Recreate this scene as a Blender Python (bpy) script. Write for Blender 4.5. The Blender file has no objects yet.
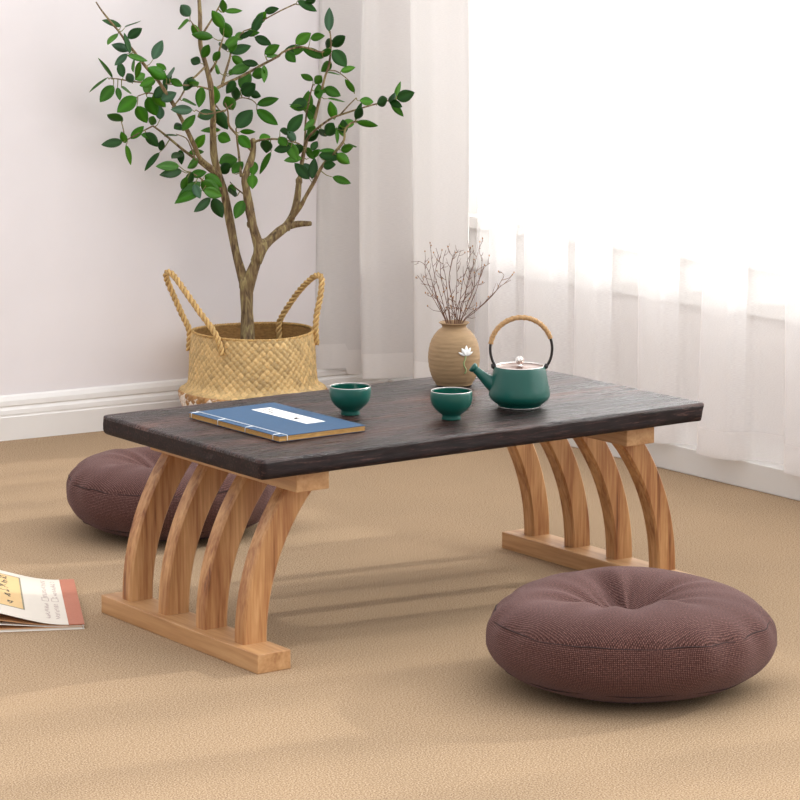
import bpy, bmesh, math, random
import numpy as np
from mathutils import Vector, Matrix
C = bpy.context.scene.collection
R = random.Random(7)
PI = math.pi

# ------------------------------------------------------------------ camera
F = 2850.0
CAM = Vector((-2.0564186, -3.2030770, 1.0348641))
RT = Vector((0.81390662, -0.58099571, 0.0))
UP = Vector((0.09814908, 0.13749531, 0.98562762))
FW = Vector((0.57264542, 0.80220884, -0.16893254))
cd = bpy.data.cameras.new('camera')
cam = bpy.data.objects.new('camera', cd)
C.objects.link(cam)
cd.sensor_width = 36.0
cd.lens = F * 36.0 / 800.0
cd.clip_start = 0.05
cd.clip_end = 60
m = Matrix((RT, UP, -FW)).transposed().to_4x4()
m.translation = CAM
cam.matrix_world = m
bpy.context.scene.camera = cam

def ray(px, py):
    return FW + RT * ((px - 400) / F) - UP * ((py - 400) / F)
def at_depth(px, py, d):
    return CAM + ray(px, py) * d
def at_z(px, py, z):
    r = ray(px, py)
    return CAM + r * ((z - CAM.z) / r.z)

# ------------------------------------------------------------------ materials
def new_mat(name):
    mt = bpy.data.materials.new(name)
    mt.use_nodes = True
    nt = mt.node_tree
    nt.nodes.clear()
    out = nt.nodes.new('ShaderNodeOutputMaterial')
    b = nt.nodes.new('ShaderNodeBsdfPrincipled')
    nt.links.new(b.outputs[0], out.inputs[0])
    return mt, nt, b, out
def N(nt, t, **kw):
    n = nt.nodes.new(t)
    for k, v in kw.items():
        if k.startswith('i_'):
            n.inputs[k[2:].replace('_', ' ')].default_value = v
        else:
            setattr(n, k, v)
    return n
def mapping(nt, scale, coord='Object', rot=(0, 0, 0)):
    tc = N(nt, 'ShaderNodeTexCoord')
    mp = N(nt, 'ShaderNodeMapping')
    mp.inputs['Scale'].default_value = scale
    mp.inputs['Rotation'].default_value = rot
    nt.links.new(tc.outputs[coord], mp.inputs[0])
    return mp.outputs[0]
def ramp(nt, fac, stops):
    r = N(nt, 'ShaderNodeValToRGB')
    e = r.color_ramp.elements
    while len(e) < len(stops):
        e.new(0.5)
    for k, (p, c) in enumerate(stops):
        e[k].position = p
        e[k].color = (c[0], c[1], c[2], 1)
    nt.links.new(fac, r.inputs[0])
    return r.outputs[0]
def bump(nt, b, h, strength, dist=0.001):
    bn = N(nt, 'ShaderNodeBump')
    bn.inputs['Strength'].default_value = strength
    bn.inputs['Distance'].default_value = dist
    nt.links.new(h, bn.inputs['Height'])
    nt.links.new(bn.outputs[0], b.inputs['Normal'])
    return bn
def srgb(r, g, b):
    f = lambda c: (c / 255 / 12.92) if c / 255 <= 0.04045 else ((c / 255 + 0.055) / 1.055) ** 2.4
    return (f(r), f(g), f(b))
def plain(name, col, rough=0.5, metal=0.0, var=0.08, nscale=(60, 60, 60), bmp=0.0, bdist=0.0005, coat=0.0, spec=0.5):
    mt, nt, b, out = new_mat(name)
    v = mapping(nt, nscale)
    n = N(nt, 'ShaderNodeTexNoise')
    n.inputs['Scale'].default_value = 1
    n.inputs['Detail'].default_value = 4
    nt.links.new(v, n.inputs[0])
    c0 = tuple(max(0, x * (1 - var)) for x in col)
    c1 = tuple(x * (1 + var) for x in col)
    nt.links.new(ramp(nt, n.outputs[0], [(0.3, c0), (0.7, c1)]), b.inputs['Base Color'])
    b.inputs['Roughness'].default_value = rough
    b.inputs['Metallic'].default_value = metal
    b.inputs['Specular IOR Level'].default_value = spec
    if coat:
        b.inputs['Coat Weight'].default_value = coat
        b.inputs['Coat Roughness'].default_value = 0.15
    if bmp:
        bump(nt, b, n.outputs[0], bmp, bdist)
    return mt

def wood(name, axis, cols, rough=0.45, fine=55, seed=0.0, contrast=(0.32, 0.68)):
    mt, nt, b, out = new_mat(name)
    s = [fine, fine, fine]
    s[axis] = fine * 0.055
    tc = N(nt, 'ShaderNodeTexCoord')
    info = N(nt, 'ShaderNodeObjectInfo')
    add = N(nt, 'ShaderNodeVectorMath', operation='MULTIPLY_ADD')
    comb = N(nt, 'ShaderNodeCombineXYZ')
    nt.links.new(info.outputs['Random'], comb.inputs[0])
    nt.links.new(info.outputs['Random'], comb.inputs[1])
    nt.links.new(info.outputs['Random'], comb.inputs[2])
    nt.links.new(comb.outputs[0], add.inputs[0])
    add.inputs[1].default_value = (3, 5, 4)
    nt.links.new(tc.outputs['Object'], add.inputs[2])
    mp = N(nt, 'ShaderNodeMapping')
    mp.inputs['Scale'].default_value = s
    nt.links.new(add.outputs[0], mp.inputs[0])
    n = N(nt, 'ShaderNodeTexNoise')
    n.inputs['Scale'].default_value = 1
    n.inputs['Detail'].default_value = 5
    n.inputs['Roughness'].default_value = 0.6
    n.inputs['Distortion'].default_value = 0.6
    nt.links.new(mp.outputs[0], n.inputs[0])
    n2 = N(nt, 'ShaderNodeTexNoise')
    n2.inputs['Scale'].default_value = 5
    n2.inputs['Detail'].default_value = 4
    nt.links.new(mp.outputs[0], n2.inputs[0])
    mx = N(nt, 'ShaderNodeMath', operation='MULTIPLY_ADD')
    nt.links.new(n2.outputs[0], mx.inputs[0])
    mx.inputs[1].default_value = 0.3
    sb = N(nt, 'ShaderNodeMath', operation='MULTIPLY')
    nt.links.new(n.outputs[0], sb.inputs[0])
    sb.inputs[1].default_value = 0.7
    nt.links.new(sb.outputs[0], mx.inputs[2])
    lo, hi = contrast
    st = [(lo + (hi - lo) * k / (len(cols) - 1), c) for k, c in enumerate(cols)]
    nt.links.new(ramp(nt, mx.outputs[0], st), b.inputs['Base Color'])
    b.inputs['Roughness'].default_value = rough
    bump(nt, b, mx.outputs[0], 0.25, 0.001)
    return mt

M = {}
M['wall'] = plain('wall_paint', srgb(232, 227, 229), 0.9, var=0.025, nscale=(5, 5, 5), bmp=0.12, bdist=0.002)
M['skirting'] = plain('white_gloss_paint', srgb(232, 229, 226), 0.4, var=0.01, nscale=(20, 20, 20))
M['plinth'] = plain('grey_gloss_plinth', srgb(214, 211, 207), 0.3, var=0.015, nscale=(10, 10, 10))
M['window_wall'] = plain('window_wall_paint', srgb(226, 220, 217), 0.85, var=0.01, nscale=(5, 5, 5))
M['frame'] = plain('window_frame_paint', srgb(235, 232, 228), 0.4, var=0.01)

def carpet():
    mt, nt, b, out = new_mat('woven_floor_covering')
    v = mapping(nt, (1, 1, 1))
    n1 = N(nt, 'ShaderNodeTexNoise'); n1.inputs['Scale'].default_value = 460; n1.inputs['Detail'].default_value = 3
    n2 = N(nt, 'ShaderNodeTexNoise'); n2.inputs['Scale'].default_value = 3.0; n2.inputs['Detail'].default_value = 3
    n3 = N(nt, 'ShaderNodeTexNoise'); n3.inputs['Scale'].default_value = 450; n3.inputs['Detail'].default_value = 4
    for n in (n1, n2, n3):
        nt.links.new(v, n.inputs['Vector'])
    c1 = ramp(nt, n1.outputs[0], [(0.34, srgb(116, 92, 72)), (0.44, srgb(150, 126, 99)), (0.56, srgb(163, 139, 110)), (0.68, srgb(196, 173, 147))])
    c2 = ramp(nt, n2.outputs[0], [(0.3, (0.93, 0.93, 0.93)), (0.7, (1.04, 1.03, 1.02))])
    mx = N(nt, 'ShaderNodeMix', data_type='RGBA', blend_type='MULTIPLY')
    mx.inputs[0].default_value = 1
    nt.links.new(c1, mx.inputs[6]); nt.links.new(c2, mx.inputs[7])
    nt.links.new(mx.outputs[2], b.inputs['Base Color'])
    b.inputs['Roughness'].default_value = 0.95
    b.inputs['Specular IOR Level'].default_value = 0.15
    bump(nt, b, n3.outputs[0], 0.3, 0.0012)
    return mt
M['carpet'] = carpet()

def slab_wood():
    mt, nt, b, out = new_mat('charred_dark_wood')
    v = mapping(nt, (9, 120, 150))
    n = N(nt, 'ShaderNodeTexNoise'); n.inputs['Scale'].default_value = 1; n.inputs['Detail'].default_value = 6
    n.inputs['Distortion'].default_value = 1.2; n.inputs['Roughness'].default_value = 0.6
    nt.links.new(v, n.inputs[0])
    v2 = mapping(nt, (3, 14, 14))
    n2 = N(nt, 'ShaderNodeTexNoise'); n2.inputs['Scale'].default_value = 1; n2.inputs['Detail'].default_value = 4
    nt.links.new(v2, n2.inputs[0])
    mx = N(nt, 'ShaderNodeMath', operation='MULTIPLY_ADD')
    nt.links.new(n2.outputs[0], mx.inputs[0]); mx.inputs[1].default_value = 0.5
    h = N(nt, 'ShaderNodeMath', operation='MULTIPLY'); h.inputs[1].default_value = 0.5
    nt.links.new(n.outputs[0], h.inputs[0]); nt.links.new(h.outputs[0], mx.inputs[2])
    col = ramp(nt, mx.outputs[0], [(0.38, srgb(14, 7, 7)), (0.47, srgb(32, 18, 17)), (0.54, srgb(54, 32, 29)), (0.64, srgb(96, 62, 50))])
    nt.links.new(col, b.inputs['Base Color'])
    rr = ramp(nt, n.outputs[0], [(0.3, (0.22, 0.22, 0.22)), (0.7, (0.38, 0.38, 0.38))])
    nt.links.new(rr, b.inputs['Roughness'])
    b.inputs['Specular IOR Level'].default_value = 0.36
    # chisel ripples running along the board, broken up across it
    v3 = mapping(nt, (16, 85, 110))
    n3 = N(nt, 'ShaderNodeTexNoise'); n3.inputs['Scale'].default_value = 1; n3.inputs['Detail'].default_value = 3
    n3.inputs['Distortion'].default_value = 0.8
    nt.links.new(v3, n3.inputs[0])
    ad = N(nt, 'ShaderNodeMath', operation='ADD')
    nt.links.new(n3.outputs[0], ad.inputs[0]); nt.links.new(n.outputs[0], ad.inputs[1])
    bump(nt, b, ad.outputs[0], 0.8, 0.0035)
    return mt
M['slab'] = slab_wood()
M['slab_edge'] = wood('charred_dark_wood_edge', 0, [srgb(10, 6, 7), srgb(24, 14, 15), srgb(36, 22, 22), srgb(88, 62, 56)], rough=0.62, fine=330, contrast=(0.36, 0.66))
M['slab_edge'].node_tree.nodes['Principled BSDF'].inputs['Specular IOR Level'].default_value = 0.25
LW = [srgb(84, 42, 20), srgb(146, 94, 54), srgb(174, 126, 80), srgb(194, 148, 100)]
M['rail_wood'] = wood('light_wood_along', 1, [srgb(150, 104, 64), srgb(180, 136, 92), srgb(198, 158, 114)], fine=40)
M['leg_wood'] = wood('light_wood_upright', 2, LW, fine=55, contrast=(0.30, 0.62))

def fabric(name, dark, mid, light):
    mt, nt, b, out = new_mat(name)
    uv = N(nt, 'ShaderNodeUVMap')
    mp = N(nt, 'ShaderNodeMapping'); mp.inputs['Scale'].default_value = (1, 1, 1)
    nt.links.new(uv.outputs[0], mp.inputs[0])
    w1 = N(nt, 'ShaderNodeTexWave', bands_direction='X'); w1.inputs['Scale'].default_value = 128; w1.inputs['Distortion'].default_value = 1.2; w1.inputs['Detail'].default_value = 2; w1.inputs['Detail Scale'].default_value = 3
    w2 = N(nt, 'ShaderNodeTexWave', bands_direction='Y'); w2.inputs['Scale'].default_value = 128; w2.inputs['Distortion'].default_value = 1.2; w2.inputs['Detail'].default_value = 2; w2.inputs['Detail Scale'].default_value = 3
    nt.links.new(mp.outputs[0], w1.inputs[0]); nt.links.new(mp.outputs[0], w2.inputs[0])
    mu = N(nt, 'ShaderNodeMath', operation='MULTIPLY')
    nt.links.new(w1.outputs[1], mu.inputs[0]); nt.links.new(w2.outputs[1], mu.inputs[1])
    n = N(nt, 'ShaderNodeTexNoise'); n.inputs['Scale'].default_value = 420; n.inputs['Detail'].default_value = 3
    nt.links.new(mp.outputs[0], n.inputs[0])
    ad = N(nt, 'ShaderNodeMath', operation='MULTIPLY_ADD')
    nt.links.new(mu.outputs[0], ad.inputs[0]); ad.inputs[1].default_value = 0.45
    sc = N(nt, 'ShaderNodeMath', operation='MULTIPLY'); sc.inputs[1].default_value = 0.75
    nt.links.new(n.outputs[0], sc.inputs[0]); nt.links.new(sc.outputs[0], ad.inputs[2])
    nt.links.new(ramp(nt, ad.outputs[0], [(0.28, dark), (0.5, mid), (0.82, light)]), b.inputs['Base Color'])
    b.inputs['Roughness'].default_value = 0.9
    b.inputs['Specular IOR Level'].default_value = 0.2
    b.inputs['Sheen Weight'].default_value = 0.2
    b.inputs['Sheen Roughness'].default_value = 0.5
    b.inputs['Sheen Tint'].default_value = (*srgb(220, 190, 190), 1)
    bump(nt, b, ad.outputs[0], 0.6, 0.0015)
    return mt
M['cushion'] = fabric('plum_brown_linen', srgb(46, 27, 23), srgb(79, 49, 44), srgb(126, 92, 85))
M['seam'] = plain('plum_brown_cord', srgb(50, 30, 29), 0.9, var=0.2, nscale=(500, 500, 500))
M['teal'] = plain('matt_green_glaze', srgb(8, 80, 70), 0.36, var=0.06, nscale=(40, 40, 40), spec=0.5)
M['teal_in'] = plain('gloss_green_glaze', srgb(12, 82, 68), 0.12, var=0.05, nscale=(40, 40, 40), coat=0.6)
M['steel'] = plain('polished_steel', srgb(225, 220, 216), 0.13, metal=1.0, var=0.02)
M['lid_steel'] = plain('brushed_lid_metal', srgb(150, 124, 114), 0.28, metal=0.9, var=0.03, nscale=(10, 200, 10))
M['wire'] = plain('black_wire', srgb(24, 18, 18), 0.4, var=0.1)
M['rattan'] = plain('rattan_wrap', srgb(182, 144, 98), 0.6, var=0.22, nscale=(350, 350, 350), bmp=0.5)
M['clay'] = plain('sandy_beige_clay', srgb(158, 129, 94), 0.75, var=0.10, nscale=(60, 60, 330), bmp=0.35, bdist=0.0008)
M['lotus'] = plain('white_porcelain_petal', srgb(244, 242, 238), 0.35, var=0.02)
M['lotus_stem'] = plain('pale_green_stem', srgb(160, 176, 122), 0.5, var=0.1)
M['twig'] = plain('dried_twig', srgb(104, 68, 50), 0.8, var=0.3, nscale=(200, 200, 200))
M['bud'] = plain('dried_bud', srgb(160, 112, 62), 0.8, var=0.25, nscale=(300, 300, 300))
M['blue'] = plain('blue_paper_cover', srgb(34, 74, 108), 0.6, var=0.07, nscale=(180, 180, 180))
M['kraft'] = wood('kraft_page_edges', 0, [srgb(130, 90, 42), srgb(178, 134, 68), srgb(208, 166, 100)], fine=900)
M['white_paper'] = plain('white_paper', srgb(238, 235, 228), 0.7, var=0.02)
M['thread'] = plain('white_thread', srgb(240, 240, 238), 0.7, var=0.03)
M['ink'] = plain('black_ink', srgb(48, 42, 40), 0.7, var=0.1)
M['faint_ink'] = plain('faded_brown_ink', srgb(178, 160, 152), 0.7, var=0.15, nscale=(300, 300, 300))
M['cream'] = plain('cream_paper_cover', srgb(212, 203, 190), 0.65, var=0.015)
M['ochre'] = plain('pale_ochre_paper', srgb(214, 180, 126), 0.65, var=0.03)
M['grey_line'] = plain('grey_print_line', srgb(130, 122, 98), 0.65, var=0.03)
M['terracotta'] = plain('terracotta_cloth', srgb(170, 104, 80), 0.7, var=0.05, nscale=(300, 300, 300))
M['endpaper'] = plain('tan_endpaper', srgb(206, 156, 112), 0.7, var=0.05)
M['soil'] = plain('dark_soil', srgb(70, 52, 38), 0.95, var=0.4, nscale=(120, 120, 120), bmp=0.8, bdist=0.004)
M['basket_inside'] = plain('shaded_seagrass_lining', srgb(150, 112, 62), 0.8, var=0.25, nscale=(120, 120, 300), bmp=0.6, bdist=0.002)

def bark():
    mt, nt, b, out = new_mat('olive_brown_bark')
    v = mapping(nt, (160, 160, 28))
    n = N(nt, 'ShaderNodeTexNoise'); n.inputs['Scale'].default_value = 1; n.inputs['Detail'].default_value = 6; n.inputs['Distortion'].default_value = 0.8
    nt.links.new(v, n.inputs[0])
    nt.links.new(ramp(nt, n.outputs[0], [(0.3, srgb(72, 54, 36)), (0.5, srgb(122, 100, 68)), (0.62, srgb(146, 132, 88)), (0.75, srgb(170, 150, 108))]), b.inputs['Base Color'])
    b.inputs['Roughness'].default_value = 0.8
    bump(nt, b, n.outputs[0], 0.7, 0.003)
    return mt
M['bark'] = bark()

def leafmat():
    mt, nt, b, out = new_mat('glossy_green_leaf')
    at = N(nt, 'ShaderNodeAttribute', attribute_name='tint')
    nt.links.new(at.outputs['Color'], b.inputs['Base Color'])
    b.inputs['Roughness'].default_value = 0.36
    b.inputs['Specular IOR Level'].default_value = 0.26
    tr = N(nt, 'ShaderNodeBsdfTranslucent')
    br = N(nt, 'ShaderNodeMix', data_type='RGBA', blend_type='MULTIPLY')
    br.inputs[0].default_value = 1
    br.inputs[7].default_value = (1.5, 1.7, 0.8, 1)
    nt.links.new(at.outputs['Color'], br.inputs[6])
    nt.links.new(br.outputs[2], tr.inputs[0])
    mx = N(nt, 'ShaderNodeMixShader'); mx.inputs[0].default_value = 0.30
    nt.links.new(b.outputs[0], mx.inputs[1]); nt.links.new(tr.outputs[0], mx.inputs[2])
    nt.links.new(mx.outputs[0], out.inputs[0])
    return mt
M['leaf'] = leafmat()

def seagrass():
    mt, nt, b, out = new_mat('woven_seagrass')
    at = N(nt, 'ShaderNodeAttribute', attribute_name='tint')
    v = mapping(nt, (260, 260, 260))
    n = N(nt, 'ShaderNodeTexNoise'); n.inputs['Scale'].default_value = 1; n.inputs['Detail'].default_value = 3
    nt.links.new(v, n.inputs[0])
    mx = N(nt, 'ShaderNodeMix', data_type='RGBA', blend_type='MULTIPLY'); mx.inputs[0].default_value = 1
    nt.links.new(at.outputs['Color'], mx.inputs[6])
    nt.links.new(ramp(nt, n.outputs[0], [(0.3, (0.8, 0.78, 0.75)), (0.65, (1.1, 1.1, 1.1))]), mx.inputs[7])
    nt.links.new(mx.outputs[2], b.inputs['Base Color'])
    b.inputs['Roughness'].default_value = 0.6
    bump(nt, b, n.outputs[0], 0.3, 0.001)
    return mt
M['seagrass'] = seagrass()

def cloth(name, col, transp, transl, edge):
    """thin cloth: threads scatter and pass light, the gaps let it straight through (fewer gaps seen edge-on)"""
    mt, nt, b, out = new_mat(name)
    b.inputs['Base Color'].default_value = (*col, 1)
    b.inputs['Roughness'].default_value = 0.9
    b.inputs['Specular IOR Level'].default_value = 0.1
    tc = mapping(nt, (1, 260, 1200))
    n = N(nt, 'ShaderNodeTexNoise'); n.inputs['Scale'].default_value = 1; n.inputs['Detail'].default_value = 2
    nt.links.new(tc, n.inputs[0])
    tr = N(nt, 'ShaderNodeBsdfTranslucent'); tr.inputs[0].default_value = (*col, 1)
    mx = N(nt, 'ShaderNodeMixShader'); mx.inputs[0].default_value = transl
    nt.links.new(b.outputs[0], mx.inputs[1]); nt.links.new(tr.outputs[0], mx.inputs[2])
    tp = N(nt, 'ShaderNodeBsdfTransparent')
    lw = N(nt, 'ShaderNodeLayerWeight'); lw.inputs[0].default_value = 0.35
    r = ramp(nt, lw.outputs['Facing'], [(0.0, (1 - transp,) * 3), (0.9, (1 - transp + edge,) * 3)])
    ad = N(nt, 'ShaderNodeMath', operation='MULTIPLY_ADD')
    nt.links.new(n.outputs[0], ad.inputs[0]); ad.inputs[1].default_value = 0.16
    nt.links.new(r, ad.inputs[2])
    ad2 = N(nt, 'ShaderNodeMath', operation='SUBTRACT'); ad2.use_clamp = True
    nt.links.new(ad.outputs[0], ad2.inputs[0]); ad2.inputs[1].default_value = 0.08
    m2 = N(nt, 'ShaderNodeMixShader')
    nt.links.new(ad2.outputs[0], m2.inputs[0])
    nt.links.new(tp.outputs[0], m2.inputs[1]); nt.links.new(mx.outputs[0], m2.inputs[2])
    nt.links.new(m2.outputs[0], out.inputs[0])
    return mt
M['drape'] = cloth('pinkish_linen_voile', srgb(228, 224, 222), 0.03, 0.14, 0.03)
M['drape_hem'] = cloth('pinkish_linen_voile_doubled', srgb(236, 232, 230), 0.01, 0.10, 0.01)
M['sheer'] = cloth('white_sheer_voile', srgb(246, 244, 244), 0.62, 0.45, 0.25)
M['sheer_hem'] = cloth('white_sheer_voile_doubled', srgb(246, 243, 242), 0.42, 0.45, 0.15)

# ------------------------------------------------------------------ mesh helpers
def mk(name, verts, faces, mat, parent=None, smooth=True, loc=(0, 0, 0), rot=0.0):
    me = bpy.data.meshes.new(name)
    me.from_pydata([tuple(v) for v in verts], [], faces)
    me.update()
    if smooth:
        me.polygons.foreach_set('use_smooth', [True] * len(me.polygons))
    me.materials.append(M[mat] if isinstance(mat, str) else mat)
    o = bpy.data.objects.new(name, me)
    C.objects.link(o)
    o.location = loc
    o.rotation_euler = (0, 0, rot)
    if parent:
        o.parent = parent
    return o
def thing(name, label, cat, loc=(0, 0, 0), rot=0.0, group=None):
    o = bpy.data.objects.new(name, None)
    C.objects.link(o)
    o.empty_display_size = 0.05
    o.location = loc
    o.rotation_euler = (0, 0, rot)
    o['label'] = label
    o['category'] = cat
    if group:
        o['group'] = group
    return o
def tag(o, label, cat, group=None):
    o['label'] = label
    o['category'] = cat
    if group:
        o['group'] = group
    return o
def struct(o):
    o['kind'] = 'structure'
    return o
def box_geo(x0, x1, y0, y1, z0, z1, bev=0.0, seg=2):
    bm = bmesh.new()
    bmesh.ops.create_cube(bm, size=1)
    for v in bm.verts:
        v.co = Vector(((x0 + x1) / 2 + v.co.x * (x1 - x0), (y0 + y1) / 2 + v.co.y * (y1 - y0), (z0 + z1) / 2 + v.co.z * (z1 - z0)))
    if bev:
        bmesh.ops.bevel(bm, geom=list(bm.edges), offset=bev, segments=seg, affect='EDGES', profile=0.5)
    vs = [v.co.copy() for v in bm.verts]
    fs = [[v.index for v in f.verts] for f in bm.faces]
    bm.free()
    return vs, fs
def box(name, dims, mat, parent=None, bev=0.0, **kw):
    vs, fs = box_geo(*dims, bev=bev)
    return mk(name, vs, fs, mat, parent, smooth=False, **kw)
class Geo:
    def __init__(self): self.v = []; self.f = []; self.t = []
    def add(self, vs, fs, tint=None):
        n = len(self.v)
        self.v += [Vector(v) for v in vs]
        self.f += [[i + n for i in f] for f in fs]
        self.t += [tint] * len(vs)
    def make(self, name, mat, parent=None, smooth=True, **kw):
        o = mk(name, self.v, self.f, mat, parent, smooth, **kw)
        if self.t and self.t[0] is not None:
            a = o.data.color_attributes.new('tint', 'FLOAT_COLOR', 'POINT')
            for i, t in enumerate(self.t):
                a.data[i].color = (*t, 1)
        return o
def resample(pts, radii, step):
    P = [Vector(p) for p in pts]
    if len(P) < 3:
        return P, list(radii)
    E = [P[0] * 2 - P[1]] + P + [P[-1] * 2 - P[-2]]
    op, orad = [], []
    for i in range(len(P) - 1):
        a, b, c, d = E[i:i + 4]
        n = max(1, int((c - b).length / step))
        for k in range(n):
            t = k / n
            op.append(0.5 * ((2 * b) + (c - a) * t + (2 * a - 5 * b + 4 * c - d) * t * t + (3 * b - a - 3 * c + d) * t ** 3))
            orad.append(radii[i] * (1 - t) + radii[i + 1] * t)
    op.append(P[-1]); orad.append(radii[-1])
    return op, orad
def tube_geo(pts, r, n=8, step=None, flat=None):
    if not hasattr(r, '__len__'):
        r = [r] * len(pts)
    pts = [Vector(p) for p in pts]
    if step:
        pts, r = resample(pts, r, step)
    vs, fs = [], []
    t0 = (pts[1] - pts[0]).normalized()
    nrm = t0.orthogonal().normalized() if flat is None else Vector(flat).cross(t0).normalized()
    for i, p in enumerate(pts):
        t = (pts[min(i + 1, len(pts) - 1)] - pts[max(i - 1, 0)])
        t = t.normalized() if t.length > 1e-9 else t0
        nrm = (nrm - t * nrm.dot(t)).normalized()
        bn = t.cross(nrm)
        for k in range(n):
            a = 2 * PI * k / n
            vs.append(p + (nrm * math.cos(a) + bn * math.sin(a)) * r[i])
    for i in range(len(pts) - 1):
        for k in range(n):
            k2 = (k + 1) % n
            fs.append([i * n + k, i * n + k2, (i + 1) * n + k2, (i + 1) * n + k])
    fs.append(list(range(n))[::-1])
    fs.append([(len(pts) - 1) * n + k for k in range(n)])
    return vs, fs
def tube(name, pts, r, mat, parent=None, n=8, step=None, **kw):
    vs, fs = tube_geo(pts, r, n, step)
    return mk(name, vs, fs, mat, parent, **kw)
def lathe_geo(prof, n=64, sm=0):
    if sm:
        p3, _ = resample([(r, 0, z) for r, z in prof], [0] * len(prof), sm)
        prof = [(max(p.x, 0), p.z) for p in p3]
    vs, fs = [], []
    for r, z in prof:
        for k in range(n):
            a = 2 * PI * k / n
            vs.append((r * math.cos(a), r * math.sin(a), z))
    for i in range(len(prof) - 1):
        for k in range(n):
            k2 = (k + 1) % n
            fs.append([i * n + k, i * n + k2, (i + 1) * n + k2, (i + 1) * n + k])
    return vs, fs
def lathe(name, prof, mat, parent=None, n=64, sm=0, **kw):
    vs, fs = lathe_geo(prof, n, sm)
    return mk(name, vs, fs, mat, parent, **kw)

# ------------------------------------------------------------------ room
struct(mk('floor', [(-4, -5, 0), (1.75, -5, 0), (1.75, 2.1, 0), (-4, 2.1, 0)], [[0, 1, 2, 3]], 'carpet', smooth=False))
WA = -math.atan(0.078)
WO = Vector((0.531, 1.79, 0))
struct(box('wall_left', (-3.6, 1.45, 0, 0.12, 0, 2.7), 'wall', loc=WO, rot=WA))
prof = [(0, 0), (-0.014, 0), (-0.014, 0.046), (-0.0125, 0.048), (-0.0125, 0.050), (-0.013, 0.052), (-0.012, 0.060), (-0.009, 0.064), (-0.008, 0.066), (-0.010, 0.069), (-0.009, 0.078), (-0.005, 0.086), (0, 0.089)]
vs = [(x, y, z) for x in (-3.6, 1.06) for y, z in prof]
n = len(prof)
fs = [[k, (k + 1) % n, n + (k + 1) % n, n + k] for k in range(n)] + [list(range(n))[::-1], list(range(n, 2 * n))]
struct(mk('baseboard_left', vs, fs, 'skirting', smooth=False, loc=WO, rot=WA))
# window side: low plinth, wall under the sill, opening, wall above and beside it
struct(box('baseboard_right', (1.41, 1.585, -3.4, 1.70, 0, 0.050), 'plinth', bev=0.002))
WX = 1.58
struct(box('wall_right', (WX, WX + 0.16, -3.4, 1.68, 0, 0.40), 'window_wall'))
struct(box('wall_right', (WX, WX + 0.16, -3.4, 1.68, 2.35, 2.7), 'window_wall'))
struct(box('wall_right', (WX, WX + 0.16, 1.635, 1.68, 0.40, 2.35), 'window_wall'))
struct(box('trim_1', (WX - 0.012, WX - 0.0005, -3.4, 1.66, 0.285, 0.374), 'frame', bev=0.003))
struct(box('trim_2', (WX - 0.030, WX + 0.08, -3.4, 1.66, 0.3745, 0.4005), 'frame', bev=0.003))
wf = Geo()
y = 1.60
for (a, b_, c, d) in [(-3.4, 1.635, 0.40, 0.44), (-3.4, 1.635, 2.31, 2.35)]:
    wf.add(*box_geo(WX + 0.085, WX + 0.125, a, b_, c, d))
for yy in (1.615, 1.50, 0.42, -0.65, -1.72, -3.38):
    wf.add(*box_geo(WX + 0.085, WX + 0.125, yy - 0.02, yy + 0.02, 0.44, 2.31))
wfo = struct(wf.make('window_1', 'frame', smooth=False))

def glass():
    mt, nt, b, out = new_mat('clear_window_glass')
    tp = N(nt, 'ShaderNodeBsdfTransparent'); tp.inputs[0].default_value = (0.97, 0.98, 0.97, 1)
    gl = N(nt, 'ShaderNodeBsdfGlossy'); gl.inputs['Roughness'].default_value = 0.02
    mx = N(nt, 'ShaderNodeMixShader'); mx.inputs[0].default_value = 0.05
    nt.links.new(tp.outputs[0], mx.inputs[1]); nt.links.new(gl.outputs[0], mx.inputs[2])
    nt.links.new(mx.outputs[0], out.inputs[0])
    return mt
M['glass'] = glass()
struct(box('window_pane', (WX + 0.102, WX + 0.106, -3.4, 1.635, 0.44, 2.31), 'glass', wfo))

# ------------------------------------------------------------------ curtains
def curtain(name, label, pts_bottom, ztop, zbot_f, mats, hem=0.052, parent=None):
    """pts_bottom: plan polyline of the folds; cloth between zbot and ztop"""
    t = thing(name, label, 'curtain', (pts_bottom[0][0], pts_bottom[0][1], 0))
    ox, oy = pts_bottom[0][0], pts_bottom[0][1]
    P3, _ = resample([(x, yy, 0) for x, yy in pts_bottom], [0] * len(pts_bottom), 0.006)
    def sheet(nm, za, zb, nz, mat, off=0.0, thick=None):
        g_v, g_f = [], []
        n = len(P3)
        for j in range(nz + 1):
            s = j / nz
            for i, p in enumerate(P3):
                z0 = zbot_f(p.x, p.y)
                a = z0 + za if za < 1 else ztop
                b_ = z0 + zb if zb < 1 else ztop
                z = a + (b_ - a) * s
                # folds gather a little towards the heading, and sway with height
                k = 1 - 0.10 * (z / 2.4)
                sway = 0.004 * math.sin(z * 4 + p.y * 17)
                g_v.append((p.x * k + 1.40 * (1 - k) + sway - ox + off, p.y + 0.003 * math.sin(z * 5 + p.y * 11) - oy, z))
        for j in range(nz):
            for i in range(n - 1):
                g_f.append([j * n + i, j * n + i + 1, (j + 1) * n + i + 1, (j + 1) * n + i])
        return mk(nm, g_v, g_f, mat, t)
    sheet('panel', hem, 2.0, 40, mats[0])
    sheet('hem', 0.0, hem, 3, mats[1])
    return t

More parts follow.
